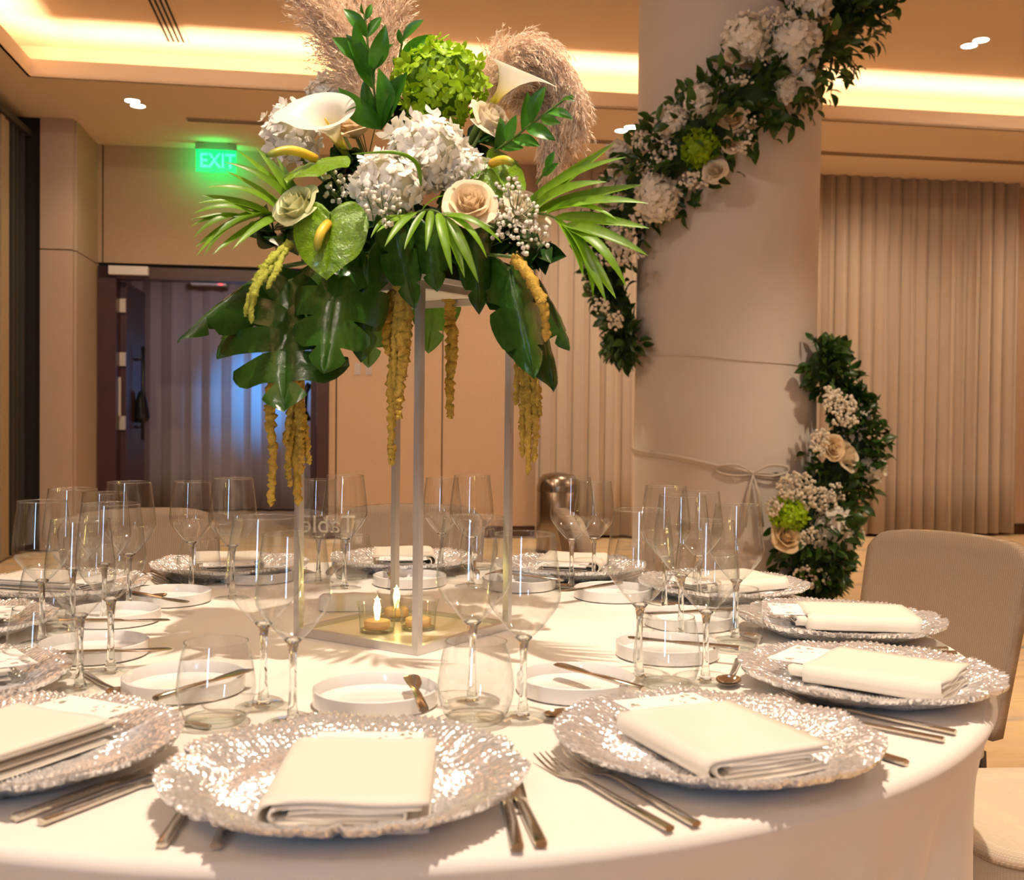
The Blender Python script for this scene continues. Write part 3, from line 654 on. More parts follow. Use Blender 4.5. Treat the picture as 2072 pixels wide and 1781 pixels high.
# cutlery meshes, local y along from handle end
def fork_mesh():
    mb = MB(); H = [(0, .0046, .0040, .0026, 0), (.002, .0050, .0040, .0030, 0), (.085, .0042, .0042, .0026, 0), (.125, .0030, .0052, .0020, 0), (.140, .0042, .0050, .0014, 0), (.152, .0095, .0030, .0009, 0), (.166, .0122, .0016, .0009, 0), (.172, .0124, .0016, .0009, 0)]
    mb.sweep(H)
    for i in range(4):
        x = -.0105 + i * .007
        mb.sweep([(.170, .0019, .0016, .0009, x), (.190, .0016, .0026, .0008, x), (.208, .0013, .0062, .0007, x), (.218, .0006, .0090, .0005, x)], 6)
    return mb.mesh('fork', MT['steel'], sharp=40)
def knife_mesh():
    mb = MB(); mb.sweep([(0, .0048, .0036, .0032, 0), (.002, .0054, .0036, .0036, 0), (.09, .0050, .0034, .0032, 0), (.108, .0042, .0030, .0026, 0), (.112, .0065, .0026, .0012, .001), (.15, .0088, .0024, .0011, .002), (.19, .0086, .0024, .0010, .002), (.212, .0055, .0024, .0008, .0005), (.224, .001, .0024, .0005, -.004)])
    return mb.mesh('knife', MT['steel'], sharp=35)
def spoon_mesh():
    mb = MB(); mb.sweep([(0, .0042, .0036, .0022, 0), (.002, .0046, .0036, .0026, 0), (.08, .0036, .0040, .0022, 0), (.118, .0024, .0066, .0017, 0), (.128, .0030, .0074, .0015, 0)])
    n = 20
    def bowl(sgn):
        def fn(a, b):
            t = 2 * pi * a; y = .150 + .026 * b * cos(t); x = .0165 * b * sin(t) * (1 - .12 * cos(t)); d = (1 - b * b) ** .8 if b < 1 else 0
            return (x, y, .0086 - .0072 * d + sgn * .0007)
        return fn
    mb.grid(bowl(1), n, 6, True); mb.grid(bowl(-1), n, 6, True); return mb.mesh('spoon', MT['steel'], sharp=60)
FK, KN, SPN = fork_mesh(), knife_mesh(), spoon_mesh()
def lay(me, name, label, cat, k, s0, t0, s1, t1, group, z=.0005):     # from handle end (s0,t0) towards (s1,t1)
    a_ = sp(k, s0, t0, z); b_ = sp(k, s1, t1, z); y = (b_ - a_).normalized(); x = V((y.y, -y.x, 0))
    o = part(name, me, None, M(((x.x, y.x, 0, a_.x), (x.y, y.y, 0, a_.y), (0, 0, 1, a_.z), (0, 0, 0, 1)))); tag(o, label, cat, group)
FKP = {0: ((-.137, -.118, -.137, .1), (-.093, -.124, -.098, .1)), 1: ((-.150, -.132, -.122, .1), (-.177, -.128, -.157, .09)), 2: ((-.163, -.117, -.099, .1), (-.200, -.108, -.150, .1))}
KNP = {0: ((.151, -.135, .147, .1), (.171, -.128, .150, .09)), 1: ((.095, -.104, .108, .1), (.150, -.122, .146, .1)), 2: ((.235, -.086, .17, .1), (.273, -.083, .21, .1)), 11: ((.160, -.095, .165, .1), (.133, -.100, .137, .1))}
for k in range(12):
    if k in (10,): continue
    f = FKP.get(k, ((-.137, -.118, -.13, .1), (-.165, -.118, -.16, .1))); n_ = KNP.get(k, ((.137, -.118, .137, .1), (.165, -.118, .16, .1)))
    for i, q in enumerate(f): lay(FK, 'dinner_fork', f'{["inner", "outer"][i]} steel fork beside the charger at {WHERE[k]}', 'fork', k, *q, 'forks left of the chargers')
    for i, q in enumerate(n_): lay(KN, 'dinner_knife', f'{["inner", "outer"][i]} steel knife beside the charger at {WHERE[k]}', 'knife', k, *q, 'knives right of the chargers')
for k, q in {0: (.10, .205, -.046, .236), 1: (.10, .195, -.05, .2), 2: (.085, .195, -.05, .172), 3: (.09, .19, -.06, .165), 4: (.09, .19, -.06, .18), 5: (.09, .19, -.06, .18), 8: (.09, .19, -.06, .19), 10: (-.02, .19, .1, .2), 11: (.09, .19, -.05, .19)}.items():
    lay(SPN, 'dessert_spoon', 'steel dessert spoon lying above the charger at ' + WHERE[k], 'spoon', k, *q, 'dessert spoons above the chargers')

# ------------------------------------------------------------------ chairs
def chair_meshes():
    bw, bh = .215, .43
    def back(off):
        def fn(a, b):
            x = (a - .5) * 2; z = b
            half = bw * (.90 + .10 * z); cr = .05
            xx = x * half; zz = .42 + z * bh
            if z > .90: xx *= 1 - .055 * ((z - .90) / .10) ** 3
            zz -= .012 * x * x * z ** 3 + .022 * abs(x) ** 11 * z ** 6
            y = .0 + .095 * z + .018 * (1 - x * x) * 1.0 + off * (1 - .0 * z)
            return (xx, y, zz)
        return fn
    mb = MB(); n, m = 20, 16
    front = [back(0)(i / n, j / m) for j in range(m + 1) for i in range(n + 1)]
    rear = [back(.040)(i / n, j / m) for j in range(m + 1) for i in range(n + 1)]
    vs = front + rear; N = len(front); r = n + 1; fs = []
    for j in range(m):
        for i in range(n):
            a_ = j * r + i; fs.append((a_, a_ + 1, a_ + r + 1, a_ + r)); b_ = a_ + N; fs.append((b_, b_ + r, b_ + r + 1, b_ + 1))
    edge = [i for i in range(n + 1)] + [j * r + n for j in range(1, m + 1)] + [m * r + i for i in range(n - 1, -1, -1)] + [j * r for j in range(m - 1, 0, -1)]
    for i in range(len(edge)): a_, b_ = edge[i], edge[(i + 1) % len(edge)]; fs.append((a_, a_ + N, b_ + N, b_))
    mb.add(vs, fs); bk = mb.mesh('backrest', MT['chair'])
    st = MB()
    def seat(a, b):
        t = 2 * pi * a; q = [(0, .47), (.5, .471), (.93, .468), (.985, .462), (1, .452), (.99, .448), (1, .444), (1, .395), (.96, .388), (0, .388)][round(b * 9)]
        e = 5; cx_ = abs(cos(t)) ** (2 / e) * (1 if cos(t) > 0 else -1); sy = abs(sin(t)) ** (2 / e) * (1 if sin(t) > 0 else -1)
        return (.215 * q[0] * cx_, -.235 + .245 * q[0] * sy, q[1])
    st.grid(seat, 48, 9, True); sm = st.mesh('seat', MT['seat'], sharp=50)
    sem = MB(); sem.tube([(.2165 * (abs(cos(t)) ** .4) * (1 if cos(t) > 0 else -1), -.235 + .2465 * (abs(sin(t)) ** .4) * (1 if sin(t) > 0 else -1), .4485) for t in [2 * pi * i / 60 for i in range(61)]], .0055, 6, False)
    se = sem.mesh('seam_piping', MT['chair'])
    lg = [MB().tube([(x, y, .40), (x * 1.05, y + (.03 if y > -.2 else -.01), 0)], [.016, .011], 8).mesh('leg', MT['chairleg']) for x in (-.18, .18) for y in (-.42, -.03)]
    return bk, sm, se, lg
CB, CS, CP, CL = chair_meshes()
# local -y of chair is its front (towards the table): rotate so +y points outward
def chair_out(k, rb, label, dang=0, turn=0):
    a = sang(k) + dang; p = TC + V((sin(a), -cos(a), 0)) * rb
    t_ = thing('dining_chair', label, 'chair', (p.x, p.y, 0), 0, 'beige upholstered banquet chairs')
    out = V((sin(a), -cos(a), 0)); t_.rotation_euler = (0, 0, math.atan2(out.y, out.x) - pi / 2 + turn)
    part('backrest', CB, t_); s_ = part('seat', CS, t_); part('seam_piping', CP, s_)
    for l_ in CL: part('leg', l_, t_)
chair_out(4, 1.37, 'beige woven chair with tall back at right, before the curtain')
chair_out(3, 1.39, 'beige chair at lower right of which only the pale seat shows')
chair_out(5, 1.43, 'beige chair seen edge-on at the far side between bin and column', .12, pi - 1.15)
chair_out(6, 1.37, 'beige chair directly behind the flower stand legs')
chair_out(7, 1.37, 'beige chair at far left in front of the dark doorway')

# ------------------------------------------------------------------ flower stand
F0 = on(845, 1328); e1 = V((.548, .836, 0)).normalized(); e2 = V((-e1.y, e1.x, 0)); SZ = .252
BC = F0 + (e1 + e2) * SZ / 2
srot = math.atan2(e1.y, e1.x)
stand = thing('flower_stand', 'tall silver square framed flower stand in the table centre', 'stand', (BC.x, BC.y, TZ), srot)
h_ = SZ / 2; tk = .011; TOPZ = .553
for sx, sy, lx, ly in ((0, 1, SZ, tk), (0, -1, SZ, tk), (1, 0, tk, SZ - 2 * tk), (-1, 0, tk, SZ - 2 * tk)):
    part('base_rail', MB().box((sx * (h_ - tk / 2), sy * (h_ - tk / 2), .007), (lx, ly, .013)).mesh('rail', MT['frame'], False), stand)
    part('top_rail', MB().box((sx * (h_ - tk / 2), sy * (h_ - tk / 2), TOPZ - .006), (lx, ly, .011)).mesh('rail', MT['frame'], False), stand)
for sx in (-1, 1):
    for sy in (-1, 1): part('leg', MB().box((sx * (h_ - tk / 2), sy * (h_ - tk / 2), TOPZ / 2 + .001), (tk, tk, TOPZ - .025)).mesh('leg', MT['frame'], False), stand)
part('base_plate', MB().box((0, 0, .0045), (SZ - 2 * tk, SZ - 2 * tk, .006)).mesh('plate', MT['trayglass'], False), stand)
part('top_plate', MB().box((0, 0, TOPZ + .004), (SZ + .01, SZ + .01, .008)).mesh('plate', MT['acrylic_white'], False), stand)
fo = MB().box((0, 0, 0), (.2, .2, .11)); o = part('floral_foam', fo.mesh('foam', MT['foam'], False), None, M.Translation((BC.x, BC.y, TZ + TOPZ + .0635)) @ M.Rotation(srot, 4, 'Z')); tag(o, 'dark green block of floral foam hidden in the arrangement', 'foam')
# tealights in glass votives
vp = [(.020, .0005), (.0245, .002), (.0255, .010), (.0262, .030), (.0285, .040), (.0300, .0440)]
VM = (MB().lathe(vp, 40).mesh('glass_cup', MT['votive']), MB().lathe([(0, .0005), (.0235, .0006), (.0245, .004), (0, .0055)], 40).mesh('cup_base', MT['votive']),
      MB().lathe([(0, .006), (.0185, .006), (.0188, .016), (.016, .0175), (0, .0175)], 28).mesh('tealight', MT['tealight']),
      MB().lathe([(.0030, .017), (.0050, .030), (.0056, .036), (.0042, .043), (.0018, .050), (0, .054)], 16).mesh('flame', MT['flame']))
for i, (x, y) in enumerate(((763, 1278), (802, 1252), (846, 1273))):
    p = on(x, y, .008)
    t_ = thing('votive_candle', ['glass votive candle at front left of the three lit ones', 'glass votive candle furthest back of the three lit ones', 'glass votive candle behind the front stand leg'][i], 'candle', (p.x, p.y, TZ + .0078), 0, 'lit glass votive candles')
    t_.scale = (1.12, 1.12, 1.08)
    for nm, me in zip(('glass_cup', 'cup_base', 'tealight', 'flame'), VM): part(nm, me, t_)
    l = bpy.data.lights.new('candle_glow', 'POINT'); l.energy = .07; l.color = (1, .78, .22); l.shadow_soft_size = .006
    q = bpy.data.objects.new('candle_glow', l); S.collection.objects.link(q); q.location = (p.x, p.y, TZ + .075)
# table sign (seen from behind) and white block
p0 = on(610, 1180); p1 = on(733, 1180); mid = (p0 + p1) / 2; wd = (p1 - p0).length
ts = thing('table_sign', 'clear acrylic table sign with gold letters seen from behind', 'sign', (mid.x, mid.y, TZ), math.atan2((p1 - p0).y, (p1 - p0).x))
part('acrylic_panel', MB().box((0, 0, .0815), (wd, .003, .163)).mesh('panel', MT['acrylic'], False), ts)
part('lettering', text_mesh('Table', .052, .0003, MT['etch'], 1), ts, M.Translation((-.010, .0025, .122)) @ M.Rotation(pi, 4, 'Z') @ M.Rotation(pi / 2, 4, 'X'))
pb = on(705, 1236)
wbk = MB()
wbk.grid(lambda a, b: ((.052 * [0, .9, 1, 1, .9, 0][round(b * 5)]) * abs(cos(2 * pi * a)) ** .3 * (1 if cos(2 * pi * a) > 0 else -1), (.016 * [0, .9, 1, 1, .9, 0][round(b * 5)]) * abs(sin(2 * pi * a)) ** .3 * (1 if sin(2 * pi * a) > 0 else -1), [.0005, .0005, .003, .026, .030, .030][round(b * 5)]), 40, 5, True)
o = part('white_block', wbk.mesh('block', MT['cloth']), None, M.Translation((pb.x, pb.y, TZ)) @ M.Rotation(.1, 4, 'Z')); tag(o, 'low white rounded block on the cloth left of the candles', 'block')

# ================================================================== PLANTS
def leaf_mesh(name, m, wd=.25, bend=.12, cup=.08, pow_=1.0, ny=8, nx=4, tipw=.0, wave=0, peak=.45):
    """unit leaf from origin to (0,1,0); wd = full width / length"""
    def half(v):
        if v <= 0 or v >= 1: return .0
        e = math.log(.5) / math.log(peak); q = v ** e
        return .5 * wd * max(0, sin(pi * q)) ** pow_
    mb = MB()
    def fn(a, b):
        s_ = (a - .5) * 2; h = max(half(b), .012 * wd)
        return (s_ * h, b, -bend * (b - .5) ** 2 * 4 + bend + cup * wd * (abs(s_) ** 1.3) * (h / (.5 * wd)) + wave * sin(b * 14) * abs(s_))
    mb.grid(fn, nx, ny); return mb.mesh(name, m)
def place_leaf(par, me, b, t, n, wscale=1, name='leaf', label=None):
    f, L = frame(b, t, n)
    return part(name, me, par, rel(par, f @ M.Diagonal((L * wscale, L, L, 1))), label)
ORG = V((BC.x, BC.y, TZ + TOPZ + .05))       # heart of the arrangement
TOCAM = V((0, -1, .15)).normalized()

# --- hydrangeas
def floret_mesh(name, m, pw=.42, cup=.18):
    mb = MB()
    for k in range(4):
        R = M.Rotation(k * pi / 2 + .15 * (k % 3), 3, 'Z') @ M.Rotation(.16 * ((k % 2) - .5), 3, 'X')
        def fn(a, b):
            s_ = (a - .5) * 2; q = [0, .28, .58, .84, 1][round(b * 4)]; h = pw * [.10, .62, 1.0, .86, .34][round(b * 4)]
            return tuple(R @ V((s_ * h, q * (1 - .10 * s_ * s_ * q), cup * q * q - .13 * s_ * s_ * q + .05 * (k % 2))))
        mb.grid(fn, 4, 4)
    return mb.mesh(name, m)
FLW = [floret_mesh('floret', MT['white_floret'], .46, c_) for c_ in (.1, .45, -.2)]
FLG = [floret_mesh('floret', MT['green_floret'], .44, c_) for c_ in (.35, .7, .0)]
def sphere(mb, c_, r, n=16, m_=10, sc=(1, 1, 1)):
    mb.grid(lambda a, b: (c_[0] + sc[0] * r * sin(pi * b) * cos(2 * pi * a), c_[1] + sc[1] * r * sin(pi * b) * sin(2 * pi * a), c_[2] + sc[2] * r * cos(pi * b)), n, m_, True)
def hydrangea(label, px, py, Y, rpx, green=False, sq=1.0, N=None, fs=None, seed=0):
    c_ = at(px, py, Y); r = rpx * Y / FPX; g_ = random.Random(seed)
    t_ = thing('green_hydrangea' if green else 'white_hydrangea', label, 'flower', c_, 0, None if green else 'white hydrangeas in the centrepiece')
    mb = MB(); sphere(mb, (0, 0, 0), r * .78, 14, 9, (1, 1, sq)); part('flower_core', mb.mesh('core', MT['green_core' if green else 'floret_core']), t_)
    fs = fs or r * (.19 if green else .27); N = N or int(4 * (r / fs) ** 2 * (1.35 if green else 1.5))
    for i in range(N):
        z = 1 - 2 * (i + .5) / N; ph = i * 2.39996; q = sqrt(max(0, 1 - z * z)); d = V((q * cos(ph), q * sin(ph), z))
        if d.y > .55: continue
        rr = r * (.82 + .20 * g_.random()); p = V((d.x * rr, d.y * rr, d.z * rr * sq))
        n = (d + V((g_.uniform(-.7, .7), g_.uniform(-.7, .7), g_.uniform(-.5, .8)))).normalized()
        mt = M.Translation(p) @ n.to_track_quat('Z', 'Y').to_matrix().to_4x4() @ M.Rotation(g_.uniform(0, 6.28), 4, 'Z') @ M.Scale(fs * g_.uniform(.8, 1.2), 4)
        part('floret', (FLG if green else FLW)[i % 3], t_, mt)
    s_ = MB().tube([V((0, 0, -r * .6)), (ORG - c_)], .003, 6); part('stem', s_.mesh('stem', MT['stem']), t_)
    return t_
hydrangea('big bright green hydrangea at the top centre of the arrangement', 890, 170, 1.70, 94, True, .92, seed=1)
hydrangea('large white hydrangea at the centre below the green hydrangea', 862, 305, 1.585, 84, False, .85, seed=2)
hydrangea('white hydrangea low in front, spilling toward the left anthurium', 786, 375, 1.55, 74, False, .92, seed=3)
hydrangea('white hydrangea at right of the central head, by a cream rose', 925, 340, 1.60, 56, False, .85, seed=4)
hydrangea('white hydrangea at far left under the calla lily', 592, 268, 1.68, 60, False, 1.05, seed=5)
hydrangea('white hydrangea high at the back behind the left calla lily', 668, 190, 1.84, 46, False, .8, seed=6)

# --- roses
def petal_mesh(name, m, r0, open_, curl, wd, drop):
    mb = MB()
    def fn(a, b):
        s_ = (a - .5) * 2; th = s_ * wd
        rr = r0 + open_ * b ** 1.4 + curl * max(0, b - .65) ** 1.6 * 2.2
        z = -.55 + (1.12 - drop) * b * (1 - .16 * s_ * s_ * b) - curl * max(0, b - .7) ** 2 * 3.0
        k = min(1, .2 + b * 2.4); wv = .03 * sin(5 * s_ + 4 * b) * b
        return ((rr * k + wv) * sin(th), -(rr * k + wv) * cos(th), z)
    mb.grid(fn, 8, 6); return mb.mesh(name, m)
def rose_set(key): return [petal_mesh('petal', MT[key], *q) for q in ((.10, .03, .0, 1.7, -.02), (.22, .05, .06, 1.25, .0), (.34, .10, .16, 1.05, .06), (.46, .17, .34, .95, .16), (.52, .34, .60, .85, .34))]
ROSES = {k: rose_set(k) for k in ('rose', 'rose_green', 'rose_cream')}
def rose_parts(t_, base, axis, r, key, seed, joined=None):
    g_ = random.Random(seed); A_ = V(axis).normalized().to_track_quat('Z', 'Y').to_matrix().to_4x4(); k = 0
    for lvl, n_, sc in ((0, 3, 1), (1, 4, 1), (2, 5, 1), (3, 5, 1), (4, 5, .98)):
        for i in range(n_):
            a = 2 * pi * (i + .37 * lvl) / n_ + g_.uniform(-.12, .12)
            mt = M.Translation(base) @ A_ @ M.Rotation(a, 4, 'Z') @ M.Rotation(g_.uniform(-.12, .12), 4, 'X') @ M.Rotation(g_.uniform(-.12, .12), 4, 'Y') @ M.Scale(r * sc * g_.uniform(.94, 1.06), 4)
            if joined is None: part('petal', ROSES[key][lvl], t_, mt)
            else:
                me = ROSES[key][lvl]; joined.add([mt @ v.co for v in me.vertices], [tuple(p.vertices) for p in me.polygons])
def rose(label, px, py, Y, rpx, axis, key='rose', seed=0):
    c_ = at(px, py, Y); r = rpx * Y / FPX
    t_ = thing('rose', label, 'flower', c_, 0, 'roses in the centrepiece')
    rose_parts(t_, V((0, 0, 0)), axis, r, key, seed)
    d = (ORG - c_); part('stem', MB().tube([V(axis).normalized() * -r * .5, d * .5, d], .003, 6).mesh('stem', MT['stem']), t_)
rose('pale green white rose at left above the big anthurium', 600, 415, 1.515, 50, (-.45, -.7, .55), 'rose_green', 1)
rose('cream rose tucked behind the yellow throat of the left calla', 715, 255, 1.66, 46, (-.2, -.6, .8), 'rose_cream', 2)
rose('white rose right of the green hydrangea below the right calla', 992, 240, 1.62, 48, (.55, -.6, .6), 'rose', 3)
rose('open cream rose at centre right below the white hydrangeas', 952, 412, 1.53, 52, (.0, -.85, .4), 'rose_cream', 4)
rose('white rose at right behind the spray of tiny white blossoms', 1066, 425, 1.57, 50, (.5, -.7, .5), 'rose', 5)

# --- callas
def calla(label, base, mouth, r, tipdir, lip, seed=0):
    """base, mouth: world points; tipdir: world direction of the pointed lip"""
    t_ = thing('calla_lily', label, 'flower', base, 0, 'calla lilies in the centrepiece')
    ax = (mouth - base); L = ax.length; ax.normalize()
    tx = (V(tipdir) - ax * V(tipdir).dot(ax)).normalized(); ty = ax.cross(tx)
    mb = MB(); uv = []; nu, nv = 40, 22
    for j in range(nv + 1):
        v = j / nv
        for i in range(nu + 1):
            u = i / nu; t = (u - .5) * 2 * pi * .985
            rad = r * (.13 + .16 * v + .71 * max(0, (v - .30) / .70) ** 1.7)
            front = (1 - cos(t)) / 2                     # 0 at tip side, 1 at seam
            ln = L * v * (1 - .30 * front * v)
            tp = exp(-(t / .33) ** 2) * v ** 6
            curl = max(0, v - .8) ** 2 * 14
            rr = rad + lip * tp * 1.0 + curl * r * .20
            p = ax * (ln - curl * L * .10 + lip * tp * .25) + tx * rr * cos(t) + ty * rr * sin(t) * (1 + .0 * front)
            mb.v.append(tuple(p)); uv.append((u, v))
    r_ = nu + 1
    mb.f = [(j * r_ + i, j * r_ + i + 1, (j + 1) * r_ + i + 1, (j + 1) * r_ + i) for j in range(nv) for i in range(nu)]
    part('spathe', mb.mesh('spathe', MT['calla'], True, uv), t_)
    part('spadix', MB().tube([ax * L * .15, ax * L * .4, ax * L * .66], [r * .07, r * .075, r * .03], 8).mesh('spadix', MT['spadix'], True, [(0, .35)] * 24), t_)
    part('stem', MB().tube([ax * L * .04, -ax * L * .2, (ORG - base) * .6], [r * .13, r * .14, r * .12], 8).mesh('stem', MT['stem']), t_)
calla('white calla lily at upper left with its throat turned down right', at(700, 312, 1.64), at(634, 200, 1.570), 62 * 1.58 / FPX, at(572, 188, 1.56) - at(634, 200, 1.570), .018)
calla('pale yellow calla lily at upper right in front of pampas', at(988, 222, 1.65), at(1064, 118, 1.612), 52 * 1.6 / FPX, at(1124, 150, 1.59) - at(1064, 118, 1.612), .026)

# --- heart outline used by anthurium and monstera
HEART = [(0, 1), (.13, .90), (.28, .74), (.39, .55), (.455, .34), (.47, .12), (.42, -.08), (.30, -.20), (.14, -.18), (0, -.02)]
def heart(tau):
    x = tau * (len(HEART) - 1); i = min(int(x), len(HEART) - 2); f = x - i
    p0 = HEART[max(i - 1, 0)]; p1 = HEART[i]; p2 = HEART[i + 1]; p3 = HEART[min(i + 2, len(HEART) - 1)]
    return tuple(.5 * (2 * p1[k] + (p2[k] - p0[k]) * f + (2 * p0[k] - 5 * p1[k] + 4 * p2[k] - p3[k]) * f * f + (3 * p1[k] - p0[k] - 3 * p2[k] + p3[k]) * f ** 3) for k in (0, 1))
def heart_leaf(name, m, wd=1.0, slits=(), depth=.45, gap=.30, cup=.10, droop=.12, wave=.015, vein=.012, seed=0, fold=0):
    """unit heart leaf, petiole joint at origin, tip (0,1,0)"""
    mb = MB(); g_ = random.Random(seed)
    for sg in (-1, 1):
        cuts = [0] + [min(.95, max(.05, c_ + g_.uniform(-.02, .02))) for c_ in slits] + [1]
        for a_, b_ in zip(cuts, cuts[1:]):
            na = max(3, int((b_ - a_) * 22)); nr = 9
            gp = gap * g_.uniform(.6, 1.3)
            def fn(u, v, a_=a_, b_=b_, gp=gp):
                e = max(0, v - depth) / (1 - depth)
                mid_ = (a_ + b_) / 2; w_ = (b_ - a_) / 2
                k = 1 - (gp * e ** .7 if len(cuts) > 2 else 0)
                lo = -1 if a_ == 0 else -k; hi = 1 if b_ == 1 else k
                tau = mid_ + w_ * (lo + (hi - lo) * u)
                ox, oy = heart(tau); my = .93 * (1 - tau) ** 1.15
                if len(cuts) > 2:                                     # rounded lobe ends
                    q = (2 * u - 1); v2 = v * (1 - .10 * e * abs(q) ** 3)
                else: v2 = v
                x = ox * v2 * wd; y = my + (oy - my) * v2
                z = -cup * (abs(x) * 2) ** 2 - droop * (y ** 2) - fold * abs(x) + wave * sin(tau * 19 + v * 4 + seed) * v2 + vein * (abs(sin(tau * pi * 7)) - .5) * min(1, v2 * 3) * (1 - .5 * v2) - vein * max(0, 1 - v2 * 9)
                return (sg * x, y, z)
            n0 = len(mb.f); mb.grid(fn, na, nr)
            if sg < 0: mb.f[n0:] = [tuple(reversed(f)) for f in mb.f[n0:]]
    return mb.mesh(name, m)
def anthurium(label, px, py, Y, tip, nrm, me, sp0, sp1, wsc=1.0):
    b = at(px, py, Y); t_ = thing('anthurium', label, 'flower', b, 0, 'green anthuriums in the centrepiece')
    place_leaf(t_, me, b, tip, nrm, wsc, 'spathe')
    d0 = V(sp0) - b; d1 = V(sp1) - b; n_ = 9; up = V(nrm).normalized()
    pts = [d0 + (d1 - d0) * (i / n_) + up * .010 * sin(pi * i / n_) for i in range(n_ + 1)]
    rd = [.0045 + .0022 * sin(pi * min(1, .25 + i / n_ * .7)) if i < n_ else .0022 for i in range(n_ + 1)]
    mb = MB().tube(pts, rd, 10); uv = [(0, i / n_) for i in range(n_ + 1) for _ in range(10)]
    part('spadix', mb.mesh('spadix', MT['spadix'], True, uv), t_)
    part('stem', MB().tube([V((0, 0, 0)), (ORG - b) * .4 + V((0, .02, -.03)), ORG - b], .0028, 6).mesh('stem', MT['stem']), t_)
SPA = [heart_leaf('spathe', MT['spathe'], 1.05, cup=.14, droop=.14, wave=.03, vein=.04, seed=s_) for s_ in (1, 2)]
anthurium('large glossy green anthurium in front with yellow spadix', 668, 432, 1.50, at(655, 556, 1.47), (-.1, -1, .25), SPA[0], at(664, 452, 1.494), at(640, 508, 1.475), 1.15)
anthurium('green anthurium at left seen edge-on with long spadix pointing left', 655, 322, 1.56, at(575, 352, 1.50), (-.15, -.30, 1), SPA[1], at(640, 322, 1.545), at(540, 316, 1.50), 1.2)
anthurium('green anthurium at right half hidden beside the white hydrangea', 985, 325, 1.60, at(1058, 398, 1.575), (.25, -.9, .5), SPA[0], at(994, 332, 1.59), at(1040, 334, 1.56), 1.15)

# --- monstera leaves
MON = [heart_leaf('leaf_blade', MT['monstera'], 1.0, (.17, .34, .52, .70), .30, .46, .26, .12, .02, .02, 3),
       heart_leaf('leaf_blade', MT['monstera'], 1.05, (.20, .40, .62), .45, .30, .42, .15, .02, .016, 5),
       heart_leaf('leaf_blade', MT['monstera'], .9, (.25, .5), .55, .20, .35, .20, .02, .016, 8, .25),
       heart_leaf('leaf_blade', MT['monstera_light'], 1.0, (.22, .45, .68), .5, .24, .2, .1, .02, .016, 6)]
def monstera(label, b, tip, nrm, me, wsc=1.0):
    t_ = thing('monstera_leaf', label, 'leaf', b, 0, 'monstera leaves in the centrepiece')
    place_leaf(t_, me, b, tip, nrm, wsc, 'leaf_blade')
    part('petiole', MB().tube([V((0, 0, 0)), (ORG - b) * .5 + V((0, 0, .015)), ORG - b], .0035, 6).mesh('petiole', MT['stem']), t_)
monstera('largest split monstera leaf hanging at lower left with gaps', at(585, 570, 1.58), at(562, 818, 1.47), (-.15, -1, .25), MON[0], 1.20)
monstera('glossy monstera leaf hanging beside the large one, catching light', at(690, 545, 1.53), at(655, 742, 1.46), (.15, -1, .35), MON[1], .85)
monstera('monstera leaf left of the centre front leg, wavy and dark', at(742, 520, 1.55), at(735, 728, 1.53), (.25, -1, .2), MON[2], .68)
monstera('long curled monstera lobe reaching far left', at(545, 545, 1.60), at(337, 652, 1.52), (-.1, -.55, 1), MON[2], .34)
monstera('monstera leaf half behind the largest at the far left', at(520, 580, 1.66), at(425, 715, 1.62), (-.35, -.9, .5), MON[1], .72)
monstera('dark monstera leaf pointing down over the centre front leg', at(800, 455, 1.50), at(842, 622, 1.50), (.1, -1, .3), MON[2], .62)
monstera('dark monstera leaf right of the front leg below palm leaflets', at(868, 460, 1.52), at(888, 588, 1.52), (.15, -1, .3), MON[2], .80)
monstera('narrow folded dark leaf pointing down with a thin tail', at(962, 470, 1.54), at(972, 632, 1.53), (.1, -1, .1), MON[2], .55)
monstera('long monstera leaf hanging at lower right in front', at(1032, 545, 1.55), at(1085, 752, 1.50), (.05, -1, .35), MON[2], .62)
monstera('monstera leaf at far right folding down to a curled tip', at(1065, 560, 1.60), at(1148, 775, 1.56), (.55, -.8, .25), MON[2], .66)
monstera('dark monstera leaf at the far right behind the others', at(1085, 570, 1.68), at(1165, 700, 1.66), (.5, -.8, .5), MON[1], .70)
monstera('lighter monstera leaf hanging behind the front stand leg', at(885, 545, 1.90), at(862, 718, 1.92), (-.1, -1, .1), MON[3], .72)
monstera('monstera leaf with pale underside hanging low left of amaranthus', at(745, 600, 1.80), at(745, 748, 1.82), (.1, -1, .1), MON[3], .75)

# --- palm fronds
LFT = [leaf_mesh('leaflet', MT['palm'], .085, b_, .5, .75, 10, 2, peak=.38) for b_ in (.03, .08, .14)]
def frond(label, rach, tips, nrm, wsc=1.0, seed=0):
    pts = [at(*p) for p in rach]; t_ = thing('palm_frond', label, 'leaf', pts[0], 0, 'palm fronds in the centrepiece')
    cur = spline(pts, 24); part('rachis', MB().tube([p - pts[0] for p in cur], [.0028 * (1 - .7 * i / 24) for i in range(25)], 6).mesh('rachis', MT['stem']), t_)
    g_ = random.Random(seed)
    for i, (f, x, y, Y) in enumerate(tips):
        b = cur[min(24, int(f * 24))]; tp_ = at(x, y, Y)
        n_ = V(nrm) + V((g_.uniform(-.25, .25), g_.uniform(-.25, .25), g_.uniform(-.2, .2)))
        L = (tp_ - b).length
        place_leaf(t_, LFT[i % 3], b, tp_, n_, wsc * min(1.6, .19 / L), 'leaflet')
    part('stem', MB().tube([V((0, 0, 0)), ORG - pts[0]], .003, 6).mesh('stem', MT['stem']), t_)
